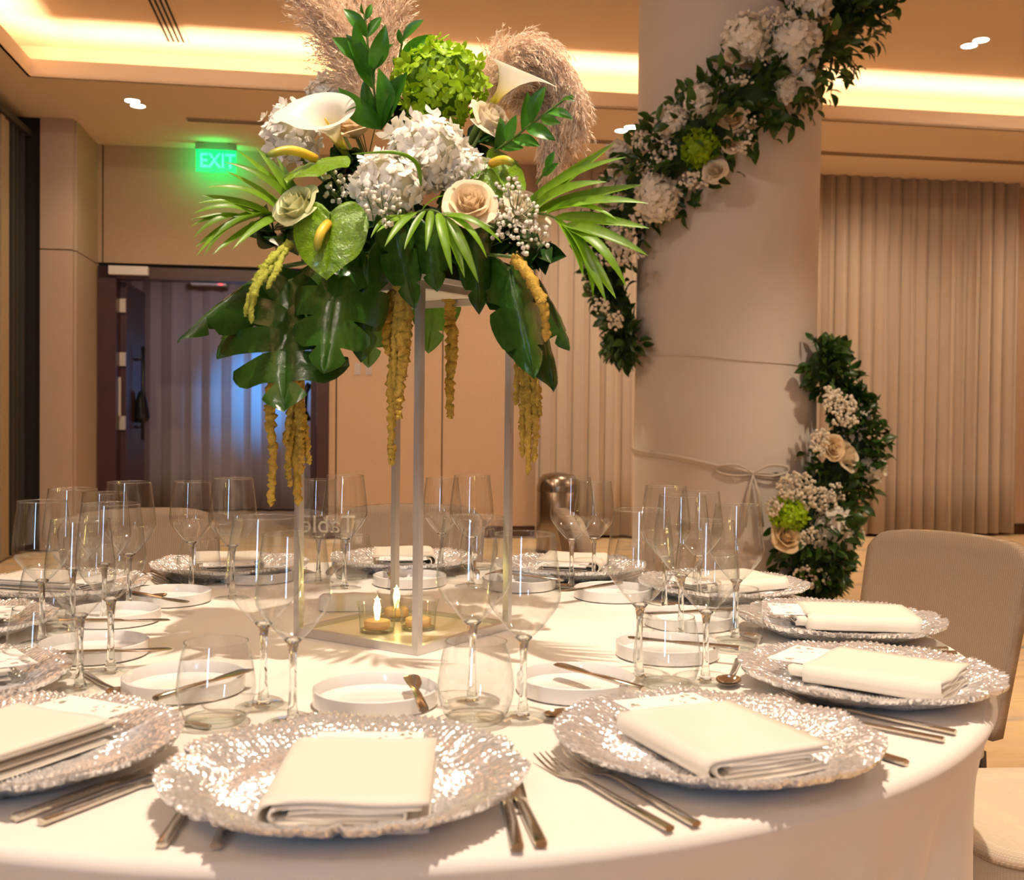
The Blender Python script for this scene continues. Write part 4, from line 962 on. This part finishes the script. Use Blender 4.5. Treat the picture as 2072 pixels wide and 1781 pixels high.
frond('palm frond fanning far left below the exit sign', [(625, 445, 1.60), (575, 435, 1.56), (530, 436, 1.53), (485, 440, 1.51)],
      [(.10, 478, 302, 1.55), (.05, 520, 300, 1.57), (.2, 455, 328, 1.53), (.28, 456, 346, 1.52), (.12, 560, 318, 1.58), (.4, 416, 380, 1.50), (.5, 408, 395, 1.50), (.6, 400, 411, 1.49), (.75, 390, 433, 1.48), (.9, 386, 445, 1.48), (1, 386, 458, 1.48), (.95, 391, 482, 1.47), (.8, 396, 500, 1.47), (.6, 398, 518, 1.46), (.45, 412, 520, 1.46), (.3, 430, 515, 1.46), (.2, 470, 505, 1.46)], (-.1, -.8, .8), 1.05, 1)
frond('palm frond spreading far right toward the column garland', [(1035, 440, 1.58), (1080, 432, 1.55), (1120, 440, 1.52), (1150, 470, 1.50)],
      [(.1, 1245, 288, 1.52), (.15, 1268, 318, 1.51), (.3, 1228, 368, 1.50), (.35, 1302, 374, 1.49), (.5, 1312, 412, 1.48), (.55, 1250, 446, 1.48), (.7, 1314, 462, 1.47), (.85, 1312, 518, 1.46), (.95, 1268, 582, 1.45), (1, 1246, 604, 1.45), (.9, 1226, 610, 1.45), (.8, 1200, 602, 1.46), (.2, 1200, 250 + 80, 1.54), (.7, 1180, 560, 1.46)], (.2, -.9, .5), 1.1, 2)
frond('palm frond arching over the front centre with drooping leaflets', [(800, 470, 1.56), (835, 435, 1.50), (872, 425, 1.47), (905, 440, 1.45)],
      [(.35, 762, 470, 1.44), (.45, 778, 500, 1.43), (.25, 750, 482, 1.45), (.6, 818, 505, 1.43), (.7, 862, 508, 1.42), (.8, 915, 556, 1.42), (.9, 940, 562, 1.42), (1, 968, 572, 1.42), (.95, 1015, 492, 1.44), (.85, 1000, 462, 1.45), (.5, 900, 395, 1.46), (.95, 985, 522, 1.43)], (0, -.7, .8), 1.0, 3)
t_ = thing('palm_leaf', 'single thin palm leaflet curling over the front white hydrangea', 'leaf', at(850, 370, 1.48))
part('leaflet', MB().tube([p - t_.location for p in spline([at(852, 375, 1.50), at(845, 335, 1.47), at(820, 314, 1.45), at(780, 308, 1.45), at(712, 312, 1.46)], 20)], [.0006 + .0032 * sin(pi * min(1, .1 + i / 22)) for i in range(21)], 4).mesh('leaflet', MT['palm']), t_)

# --- ruscus sprigs
RUS = [leaf_mesh('leaf', MT['ruscus'], .40, b_, .25, .85, 8, 4, peak=.5) for b_ in (.05, .10, .16)]
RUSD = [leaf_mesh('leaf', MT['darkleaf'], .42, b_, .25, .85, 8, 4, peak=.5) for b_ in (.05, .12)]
def ruscus(label, st, leaves, lib=RUS, nrm=TOCAM, seed=0, name='ruscus_sprig', cat='sprig'):
    pts = [at(*p) for p in st]; t_ = thing(name, label, cat, pts[0], 0, 'ruscus sprigs in the centrepiece')
    cur = spline(pts, 16); part('stem', MB().tube([p - pts[0] for p in cur] , .0018, 6).mesh('stem', MT['stem']), t_)
    g_ = random.Random(seed)
    for i, (f, x, y, Y) in enumerate(leaves):
        b = cur[min(16, int(f * 16))]
        place_leaf(t_, lib[i % len(lib)], b, at(x, y, Y), V(nrm) + V((g_.uniform(-.6, .6), 0, g_.uniform(-.3, .6))), 1)
ruscus('tall green ruscus sprig standing in front of the left pampas', [(772, 262, 1.64), (758, 190, 1.60), (748, 120, 1.58), (738, 30, 1.57)],
       [(1, 732, 5, 1.55), (.95, 752, 8, 1.57), (.85, 695, 18, 1.56), (.85, 772, 34, 1.58), (.7, 718, 45, 1.55), (.62, 780, 50, 1.55), (.65, 672, 76, 1.56), (.55, 700, 70, 1.56), (.45, 798, 88, 1.57), (.4, 710, 100, 1.57), (.15, 738, 158, 1.60), (.1, 766, 138, 1.60), (.05, 825, 146, 1.60), (0, 685, 178, 1.62), (.02, 790, 165, 1.61), (.0, 735, 205, 1.6)], seed=1)
ruscus('ruscus sprig leaning right in front of the right pampas', [(985, 318, 1.63), (1040, 278, 1.58), (1090, 240, 1.55), (1150, 196, 1.53)],
       [(.45, 1067, 186, 1.55), (.6, 1105, 174, 1.54), (.9, 1164, 205, 1.52), (1, 1162, 198, 1.52), (.75, 1160, 242, 1.53), (.5, 1124, 285, 1.54), (.35, 1093, 296, 1.56), (.3, 1045, 232, 1.57), (.15, 1012, 236, 1.6), (.2, 1060, 300, 1.58), (.7, 1135, 250, 1.53)], seed=2)
ruscus('small ruscus sprig poking up left of the green hydrangea', [(806, 165, 1.72), (808, 120, 1.70), (814, 84, 1.69)], [(1, 858, 40, 1.68), (.9, 806, 58, 1.68), (.4, 876, 70, 1.69), (.3, 798, 112, 1.69)], seed=3)
ruscus('tiny ruscus tip at right below the pampas plume', [(1085, 372, 1.60), (1105, 345, 1.58)], [(1, 1122, 306, 1.57), (.6, 1130, 330, 1.57)], seed=4)
# dark filler foliage inside the arrangement
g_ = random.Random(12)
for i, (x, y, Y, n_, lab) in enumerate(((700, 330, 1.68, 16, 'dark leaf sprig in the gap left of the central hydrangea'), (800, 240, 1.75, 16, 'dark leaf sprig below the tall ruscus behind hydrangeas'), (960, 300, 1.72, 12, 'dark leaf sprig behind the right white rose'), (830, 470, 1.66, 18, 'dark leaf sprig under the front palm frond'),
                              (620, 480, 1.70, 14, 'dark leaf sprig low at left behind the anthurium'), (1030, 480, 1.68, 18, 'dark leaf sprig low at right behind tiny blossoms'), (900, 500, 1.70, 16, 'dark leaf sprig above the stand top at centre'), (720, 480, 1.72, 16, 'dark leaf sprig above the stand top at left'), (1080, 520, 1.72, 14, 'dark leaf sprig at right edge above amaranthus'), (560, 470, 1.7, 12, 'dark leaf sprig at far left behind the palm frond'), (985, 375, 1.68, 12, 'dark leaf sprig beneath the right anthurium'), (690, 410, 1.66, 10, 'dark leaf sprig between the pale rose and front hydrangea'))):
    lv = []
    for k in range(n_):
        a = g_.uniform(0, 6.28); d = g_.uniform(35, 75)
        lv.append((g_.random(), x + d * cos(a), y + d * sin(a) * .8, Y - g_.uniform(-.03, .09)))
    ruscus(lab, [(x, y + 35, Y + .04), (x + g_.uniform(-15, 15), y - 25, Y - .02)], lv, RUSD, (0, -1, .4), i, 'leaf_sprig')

# --- baby's breath
def blossom_mesh(m):
    mb = MB(); g2 = random.Random(3); n = 9
    def fn(a, b):
        d = V((sin(pi * b) * cos(2 * pi * a), sin(pi * b) * sin(2 * pi * a), cos(pi * b)))
        return tuple(d * (1 + .22 * sin(6 * pi * a * 2 + b * 9) * sin(pi * b)))
    mb.grid(fn, n, 5, True); return mb.mesh('blossom', m)
BLO = blossom_mesh(MT['blossom'])
def gyp(label, root, cells, seed=0):
    b = at(*root); t_ = thing('gypsophila_spray', label, 'flower', b, 0, "sprays of baby's breath"); g2 = random.Random(seed); st = MB()
    for x, y, Y, rx, ry, n_ in cells:
        hub = at(x, y + ry * .3, Y + .02); st.tube([V((0, 0, 0)), (hub - b) * .5 + V((0, 0, .01)), hub - b], .0008, 4)
        for k in range(n_):
            a = g2.uniform(0, 6.28); q = sqrt(g2.random()); p = at(x + 1.2 * rx * q * cos(a), y + 1.15 * ry * q * sin(a), Y + g2.uniform(-.02, .03))
            st.tube([hub - b, (p - b) * .6 + (hub - b) * .4 + V((0, 0, -.003)), p - b], .0004, 3, False)
            r = g2.uniform(.0024, .0037); part('blossom', BLO, t_, M.Translation(p - b) @ M.Rotation(g2.uniform(0, 6), 4, 'X') @ M.Scale(r, 4))
    part('stems', st.mesh('stems', MT['stem']), t_).name = 'branching_stem'
gyp("baby's breath spray at right in front of the white rose", (990, 500, 1.62), [(1040, 430, 1.535, 42, 50, 62), (1075, 480, 1.52, 32, 32, 26), (1000, 455, 1.54, 20, 30, 16), (1030, 372, 1.56, 24, 14, 10)], 1)
gyp("baby's breath spray in front of the low white hydrangea", (760, 480, 1.56), [(775, 415, 1.47, 30, 40, 36), (745, 395, 1.49, 14, 30, 10)], 2)
gyp("baby's breath spray left between anthurium and hydrangea", (690, 440, 1.62), [(672, 385, 1.56, 26, 26, 20), (690, 358, 1.57, 20, 14, 8)], 3)
gyp("baby's breath spray up behind the left calla lily", (745, 320, 1.72), [(722, 232, 1.66, 26, 22, 14), (770, 228, 1.68, 28, 16, 12), (695, 215, 1.64, 12, 12, 5)], 4)

# --- amaranthus
def tassel(mb, pts, r, seed, taper=.5):
    cur = spline(pts, max(24, int(sum((V(b_) - V(a_)).length for a_, b_ in zip(pts, pts[1:])) / .0035))); n = len(cur); g2 = random.Random(seed)
    rad = [r * (1 - taper * (i / n) ** 2) * (.78 + .44 * g2.random()) * (.55 if i < 2 or i > n - 3 else 1) for i in range(n)]
    o_ = len(mb.v); mb.tube([p + V((g2.uniform(-1, 1), g2.uniform(-1, 1), 0)) * r * .18 for p in cur], rad, 9)
    for i in range(o_, len(mb.v)):
        v = mb.v[i]; k = (i - o_) // 9
        if k < n:
            c_ = cur[k]; q = .72 + .6 * g2.random(); mb.v[i] = tuple(c_ + (V(v) - c_) * q)
def amaranthus(label, strands, r=.0085, m='amaranth', seed=0):
    o0 = at(*strands[0][0]); t_ = thing('hanging_amaranthus', label, 'flower', o0, 0, 'hanging amaranthus in the centrepiece')
    for i, s_ in enumerate(strands):
        mb = MB(); tassel(mb, [at(*p) - o0 for p in s_], r * (1 if i == 0 else .8), seed + i); part('tassel', mb.mesh('tassel', MT[m]), t_)
    part('stem', MB().tube([V((0, 0, 0)), (ORG - o0) * .4 + V((0, 0, .01)), ORG - o0], .0025, 6).mesh('stem', MT['stem']), t_)
amaranthus('greenish amaranthus arching left over the big monstera leaf', [[(590, 490, 1.52), (545, 530, 1.48), (515, 575, 1.46), (495, 640, 1.46)], [(560, 530, 1.49), (525, 570, 1.46), (510, 615, 1.455), (508, 655, 1.455)], [(580, 500, 1.51), (560, 545, 1.47), (540, 585, 1.46)]], .0062, 'amaranth_green', 1)
amaranthus('single long amaranthus tassel hanging below the largest monstera leaf', [[(575, 620, 1.66), (562, 720, 1.66), (546, 820, 1.65), (552, 920, 1.65), (548, 1024, 1.65)]], .0088, 'amaranth', 11)
amaranthus('thick amaranthus bunch hanging in front of the left stand leg', [[(590, 600, 1.70), (592, 700, 1.69), (603, 800, 1.68), (598, 900, 1.68), (604, 1022, 1.68)], [(590, 640, 1.68), (600, 780, 1.66), (615, 850, 1.66), (625, 940, 1.66)], [(590, 700, 1.69), (594, 820, 1.67), (583, 930, 1.67), (588, 985, 1.67)], [(595, 740, 1.67), (590, 820, 1.66), (576, 900, 1.66)], [(600, 760, 1.66), (608, 870, 1.65), (610, 960, 1.65)], [(592, 800, 1.69), (600, 880, 1.68), (596, 950, 1.68)]], .0088, 'amaranth', 21)
amaranthus('longest amaranthus bunch hanging at the centre over the back leg', [[(812, 545, 1.62), (812, 640, 1.61), (815, 720, 1.61), (808, 790, 1.61), (806, 848, 1.61)], [(800, 560, 1.64), (795, 680, 1.63), (792, 800, 1.63), (792, 900, 1.63), (793, 940, 1.63)], [(795, 590, 1.63), (782, 660, 1.62), (786, 720, 1.62)], [(815, 560, 1.62), (824, 640, 1.61), (822, 700, 1.61), (815, 760, 1.61)], [(805, 600, 1.63), (800, 700, 1.62), (800, 800, 1.62)]], .0095, 'amaranth', 31)
amaranthus('slim amaranthus tassel hanging right of the front stand leg', [[(912, 560, 1.86), (910, 630, 1.86), (913, 700, 1.86), (910, 780, 1.86), (911, 848, 1.86)], [(914, 655, 1.85), (918, 700, 1.85), (915, 760, 1.85)]], .0100, 'amaranth', 41)
amaranthus('short thin amaranthus tassel by the right stand leg', [[(1020, 560, 1.82), (1021, 620, 1.82), (1019, 706, 1.82)]], .0080, 'amaranth', 51)
amaranthus('amaranthus bunch arching over the right leaf and hanging low', [[(1040, 520, 1.52), (1080, 575, 1.48), (1102, 630, 1.47), (1105, 690, 1.48)], [(1070, 690, 1.66), (1068, 780, 1.66), (1070, 870, 1.66), (1068, 962, 1.66)], [(1060, 690, 1.67), (1060, 780, 1.67), (1058, 860, 1.67), (1057, 925, 1.67)], [(1078, 700, 1.66), (1080, 800, 1.66), (1084, 880, 1.66), (1080, 935, 1.66)], [(1050, 660, 1.68), (1048, 740, 1.68), (1044, 820, 1.68)], [(1085, 700, 1.66), (1086, 780, 1.66), (1092, 845, 1.66)]], .0080, 'amaranth', 61)

# --- pampas plumes
def pampas(label, paths, nb, L0, spread, seed, drop=.25, fmin=.12):
    P0 = at(*paths[0][0]); t_ = thing('pampas_plume', label, 'plume', P0, 0, 'pampas grass plumes in the centrepiece'); g2 = random.Random(seed)
    vs = []; fs = []
    for pi_, pts in enumerate(paths):
        cur = [p - P0 for p in spline([at(*p) for p in pts], 60)]
        if pi_ == 0: part('stem', MB().tube(cur, [.0022 * (1 - .8 * i / 60) for i in range(61)], 5).mesh('stem', MT['pampas']), t_)
        for i in range(nb):
            f = fmin + (1 - fmin) * g2.random(); j = min(59, int(f * 60)); p = cur[j] + V((g2.uniform(-1, 1), g2.uniform(-1, 1), g2.uniform(-1, 1))) * .012
            d = (cur[min(60, j + 1)] - cur[max(0, j - 1)]).normalized()
            a = g2.uniform(0, 6.28); u = d.cross(V((.3, 1, .2))).normalized(); v_ = d.cross(u)
            o_ = u * cos(a) + v_ * sin(a); sp_ = spread * (.4 + .8 * g2.random()); L = L0 * (1 - .4 * f) * g2.uniform(.6, 1.2)
            dr = (d + o_ * sp_).normalized(); q = p.copy(); st_ = 6
            for s_ in range(st_):
                n2 = q + dr * L / st_; dr = (dr + V((0, 0, -drop * .35)) + V((g2.uniform(-.1, .1), g2.uniform(-.1, .1), g2.uniform(-.1, .1)))).normalized()
                for h in range(5):
                    b_ = q + (n2 - q) * g2.random(); hd = (dr + V((g2.uniform(-1, 1), g2.uniform(-1, 1), g2.uniform(-1, .7))) * .7).normalized() * g2.uniform(.006, .014)
                    sd = hd.cross(V((g2.uniform(-1, 1), g2.uniform(-1, 1), g2.uniform(-1, 1)))).normalized() * .0008
                    k = len(vs); vs += [tuple(b_ - sd), tuple(b_ + sd), tuple(b_ + hd)]; fs.append((k, k + 1, k + 2))
                q = n2
    me = bpy.data.meshes.new('plume'); me.from_pydata(vs, [], fs); me.materials.append(MT['pampas'])
    part('plume', me, t_, kind='stuff')
pampas('pampas plume at top left leaning left out of the frame', [[(765, 235, 1.78), (720, 130, 1.77), (680, 40, 1.76), (620, -60, 1.75)], [(755, 225, 1.78), (695, 130, 1.78), (655, 50, 1.77), (600, -30, 1.77)]], 380, .085, .5, 1)
pampas('pampas plume at top left standing upright', [[(765, 235, 1.80), (745, 120, 1.81), (735, 20, 1.82), (740, -90, 1.82)], [(762, 230, 1.82), (725, 130, 1.83), (700, 20, 1.83), (690, -80, 1.83)]], 380, .085, .5, 2)
pampas('pampas plume leaning right behind the tall ruscus sprig', [[(775, 235, 1.82), (785, 120, 1.82), (800, 40, 1.82), (812, -40, 1.82)], [(775, 235, 1.84), (772, 120, 1.84), (775, 40, 1.84), (780, -40, 1.84)]], 300, .070, .4, 3)
pampas('large drooping pampas plume at right behind the calla lily', [[(985, 290, 1.78), (995, 180, 1.77), (1050, 105, 1.75), (1120, 118, 1.74), (1172, 215, 1.74)], [(985, 290, 1.80), (985, 185, 1.80), (1020, 115, 1.79), (1085, 98, 1.78), (1145, 150, 1.78)], [(990, 290, 1.79), (1015, 195, 1.78), (1070, 130, 1.77), (1130, 165, 1.76), (1165, 260, 1.76)]], 520, .058, .55, 4, .55, .22)
pampas('second drooping pampas plume at right hanging toward the palm frond', [[(1000, 300, 1.84), (1025, 210, 1.84), (1070, 160, 1.83), (1115, 200, 1.82), (1140, 310, 1.82)], [(1005, 305, 1.84), (1045, 230, 1.84), (1080, 200, 1.83), (1105, 250, 1.82), (1115, 335, 1.82)]], 520, .058, .55, 5, .55, .22)

# --- garland round the column
def near_col(px, py, R):
    d = cF + cR * ((px - 1036) / FPX) - cU * ((py - 890.5) / FPX); d = V(d)
    ox, oy = -CX, -CY; a = d.x ** 2 + d.y ** 2; b = 2 * (ox * d.x + oy * d.y); c_ = ox * ox + oy * oy - R * R
    disc = b * b - 4 * a * c_
    t = (-b - sqrt(disc)) / (2 * a) if disc > 0 else -b / (2 * a)
    return CAM + d * t
up_px = [(1790, -60, 100), (1745, -10, 100), (1700, 55, 110), (1625, 112, 105), (1535, 182, 92), (1430, 262, 98), (1330, 345, 100), (1268, 430, 95), (1235, 530, 70), (1248, 620, 52), (1275, 690, 30)]
lo_px = [(1655, 730, 40), (1690, 780, 55), (1715, 840, 68), (1715, 920, 85), (1680, 985, 95), (1645, 1050, 98), (1640, 1120, 95), (1645, 1165, 75), (1650, 1200, 50)]
GR = CR + .10
root0 = V((CX, CY, 0))
gar = thing('flower_garland', 'long spiral garland of dark leaves and white flowers winding round the column', 'garland', root0)
upc = [near_col(x, y, GR) for x, y, r in up_px]; loc_ = [near_col(x, y, GR) for x, y, r in lo_px]
a0 = math.atan2(upc[-1].y - CY, upc[-1].x - CX); a1 = math.atan2(loc_[0].y - CY, loc_[0].x - CX)
a0 = a0 % (2 * pi); a1 = a1 % (2 * pi)
# winding behind: from left side (about pi) backwards through pi/2 to the right side
back_pts = []
for i in range(1, 8):
    f = i / 8; a = a0 + ((a1 if a1 < a0 else a1 - 2 * pi) - a0) * f
    back_pts.append((V((CX + (CR + .09) * cos(a), CY + (CR + .09) * sin(a), upc[-1].z + (loc_[0].z - upc[-1].z) * f)), .10))
path = [(p, r * 6.6 / FPX) for p, (x, y, r) in zip(upc, up_px)] + back_pts + [(p, r * 6.6 / FPX) for p, (x, y, r) in zip(loc_, lo_px)]
cur = spline([p for p, r in path], 240); rad = [v.x for v in spline([V((r, 0, 0)) for p, r in path], 240)]
part('garland_core', MB().tube([p - root0 for p in cur], [min(.11, max(.03, r * .42)) for r in rad], 12).mesh('core', MT['foam']), gar)
GL = [leaf_mesh('leaf', MT['gleaf'], wd_, b_, .2, .8, 4, 2, peak=.5) for wd_, b_ in ((.42, .06), (.50, .14), (.36, .1))]
G_HYD = ((1605, 92, 56), (1512, 75, 46), (1420, 205, 33), (1360, 248, 32), (1248, 382, 40), (1328, 402, 44), (1252, 312, 26), (1592, 180, 28), (1630, 158, 30), (1252, 478, 26), (1640, 5, 40), (1740, 2, 34), (1678, 1070, 46), (1722, 880, 30), (1780 - 20, 948, 32), (1745, 840, 16))
G_ROSE = ((1487, 114, 21), (1482, 240, 27), (1677, 52, 24), (1448, 345, 26), (1480, 292, 18), (1592, 1086, 32), (1712, 922, 34), (1685, 905, 26), (1702, 1122, 32))
BLOOM = [(near_col(x, y, CR + .20), r) for x, y, r in G_HYD + G_ROSE + ((1417, 302, 36), (1595, 1042, 34))]
BLOOM = [(p, r * p.y / FPX * 1.15) for p, r in BLOOM]
g_ = random.Random(77); leaves = []
for i in range(5200):
    f = g_.random(); j = int(f * 239); p = cur[j]; r = rad[j]
    if 11 / 26 < f < 17.6 / 26 and g_.random() < .8: continue
    d = (cur[j + 1] - cur[j]).normalized(); out = V((p.x - CX, p.y - CY, 0)).normalized(); sd = d.cross(out).normalized()
    a = g_.uniform(-2.2, 2.2); o_ = out * cos(a) + sd * sin(a)
    q = g_.uniform(.35, 1.12); b = p + o_ * r * q * (.72 if cos(a) > 0 else .9) + d * g_.uniform(-.02, .02)
    rc = math.hypot(b.x - CX, b.y - CY)
    if rc < CR + .015: continue
    L = g_.uniform(.06, .115); di = (o_ * .8 + d * g_.uniform(-.9, .9) + V((g_.uniform(-.6, .6), g_.uniform(-.6, .6), g_.uniform(-.7, .5)))).normalized()
    e = b + di * L
    if math.hypot(e.x - CX, e.y - CY) < CR + .01: continue
    if e.z < .02 or e.z > 3.74: continue
    if any((e - p_).length < r_ for p_, r_ in BLOOM): continue
    leaves.append((b, e, (out + V((g_.uniform(-.8, .8), g_.uniform(-.8, .8), g_.uniform(-.2, 1)))).normalized(), q))
leaves.sort(key=lambda t: -(t[3] + (.6 if (t[0] - CAM).xy.length < (V((CX, CY, 0))).length else 0)))
jm = MB()
for i, (b, e, n_, q) in enumerate(leaves):
    if i < 290: place_leaf(gar, GL[i % 3], b, e, n_, 1)
    else:
        f_, L = frame(b, e, n_); me = GL[i % 3]; mt = f_ @ M.Scale(L, 4); mt = rel(gar, mt)
        jm.add([mt @ v.co for v in me.vertices], [tuple(p.vertices) for p in me.polygons])
part('foliage', jm.mesh('foliage', MT['gleaf']), gar, kind='stuff')
# trailing twigs at the foot
tw = MB()
for x0, y0, x1, y1 in ((1610, 1150, 1600, 1196), (1640, 1160, 1655, 1205), (1665, 1150, 1700, 1195), (1700, 1110, 1735, 1140), (1585, 1140, 1560, 1180), (1745, 20, 1780, 12), (1730, 40, 1775, 62), (1720, 120, 1735, 160)):
    tw.tube([near_col(x0, y0, GR + .05) - root0, near_col(x1, y1, GR + .10) - root0], .003, 4)
part('twigs', tw.mesh('twigs', MT['dkstem']), gar, kind='stuff').name = 'trailing_twig'
# flowers of the garland
def g_pos(px, py, o_=.13): return near_col(px, py, CR + o_)
def g_axis(p): return (V((p.x - CX, p.y - CY, 0)).normalized() + V((0, -.5, .25))).normalized()
def g_hyd(px, py, rpx, green=False, seed=0, o_=.20):
    p = g_pos(px, py, o_); r = rpx * p.y / FPX; g2 = random.Random(seed); mb = MB(); N = 90
    fl = (FLG if green else FLW)
    for i in range(N):
        z = 1 - 2 * (i + .5) / N; ph = i * 2.39996; q = sqrt(max(0, 1 - z * z)); d = V((q * cos(ph), q * sin(ph), z))
        if d.y > .5: continue
        n_ = (d + V((g2.uniform(-.5, .5), g2.uniform(-.5, .5), g2.uniform(-.3, .5)))).normalized(); me = fl[i % 3]
        mt = M.Translation(d * r * (.85 + .17 * g2.random())) @ n_.to_track_quat('Z', 'Y').to_matrix().to_4x4() @ M.Rotation(g2.uniform(0, 6), 4, 'Z') @ M.Scale(r * .30 * g2.uniform(.8, 1.2), 4)
        mb.add([mt @ v.co for v in me.vertices], [tuple(f.vertices) for f in me.polygons])
    h_ = part('green_hydrangea' if green else 'white_hydrangea', mb.mesh('hyd', MT['green_floret' if green else 'white_floret']), gar, M.Translation(p - root0))
    sb = MB(); sphere(sb, (0, 0, 0), r * .8, 12, 8); part('flower_core', sb.mesh('core', MT['green_core' if green else 'floret_core']), h_)
def g_rose(px, py, rpx, seed=0, key='rose_cream', o_=.23):
    p = g_pos(px, py, o_); r = rpx * p.y / FPX; mb = MB(); g2 = random.Random(seed)
    rose_parts(None, V((0, 0, 0)), g_axis(p) + V((g2.uniform(-.5, .5), 0, g2.uniform(-.2, .5))), r, key, seed, mb)
    part('cream_rose', mb.mesh('rose', MT[key]), gar, M.Translation(p - root0))
for i, (x, y, r) in enumerate(G_HYD): g_hyd(x, y, r, False, i)
g_hyd(1417, 302, 36, True, 40); g_hyd(1595, 1042, 34, True, 41)
for i, (x, y, r) in enumerate(G_ROSE): g_rose(x, y, r, i, 'rose_cream' if i % 3 else 'rose')
bb = MB(); g_ = random.Random(5)
for x, y, rx, ry, n_ in ((1565, 38, 36, 24, 60), (1538, 120, 22, 18, 35), (1500, 162, 30, 14, 35), (1300, 285, 22, 22, 60), (1342, 308, 28, 24, 60), (1305, 345, 26, 18, 45), (1405, 365, 34, 18, 60), (1500, 285, 26, 26, 50), (1515, 240, 14, 18, 20), (1205, 470, 18, 26, 60), (1260, 520, 44, 22, 110), (1200, 540, 22, 40, 90), (1275, 455, 26, 20, 40), (1215, 620, 18, 20, 40), (1245, 650, 16, 22, 40),
                      (1700, 818, 34, 24, 120), (1740, 838, 26, 20, 70), (1682, 800, 18, 20, 50), (1660, 895, 22, 26, 80), (1612, 985, 42, 30, 170), (1650, 1010, 40, 26, 130), (1690, 1000, 20, 24, 60), (1565, 1025, 20, 20, 50), (1640, 1088, 26, 20, 60), (1735, 1085, 16, 22, 50), (1640, 1170, 40, 26, 60), (1775, 905, 16, 18, 30), (1710, 855, 26, 14, 50)):
    for k in range(n_):
        a = g_.uniform(0, 6.28); q = sqrt(g_.random()); p = g_pos(x + rx * q * cos(a), y + ry * q * sin(a), .24 + g_.uniform(-.04, .04)); r = g_.uniform(.0065, .0110)
        mt = M.Translation(p - root0) @ M.Scale(r, 4); bb.add([mt @ v.co for v in BLO.vertices], [tuple(f.vertices) for f in BLO.polygons])
part('gypsophila_blossoms', bb.mesh('gyp', MT['blossom']), gar, kind='stuff').name = 'gypsophila'
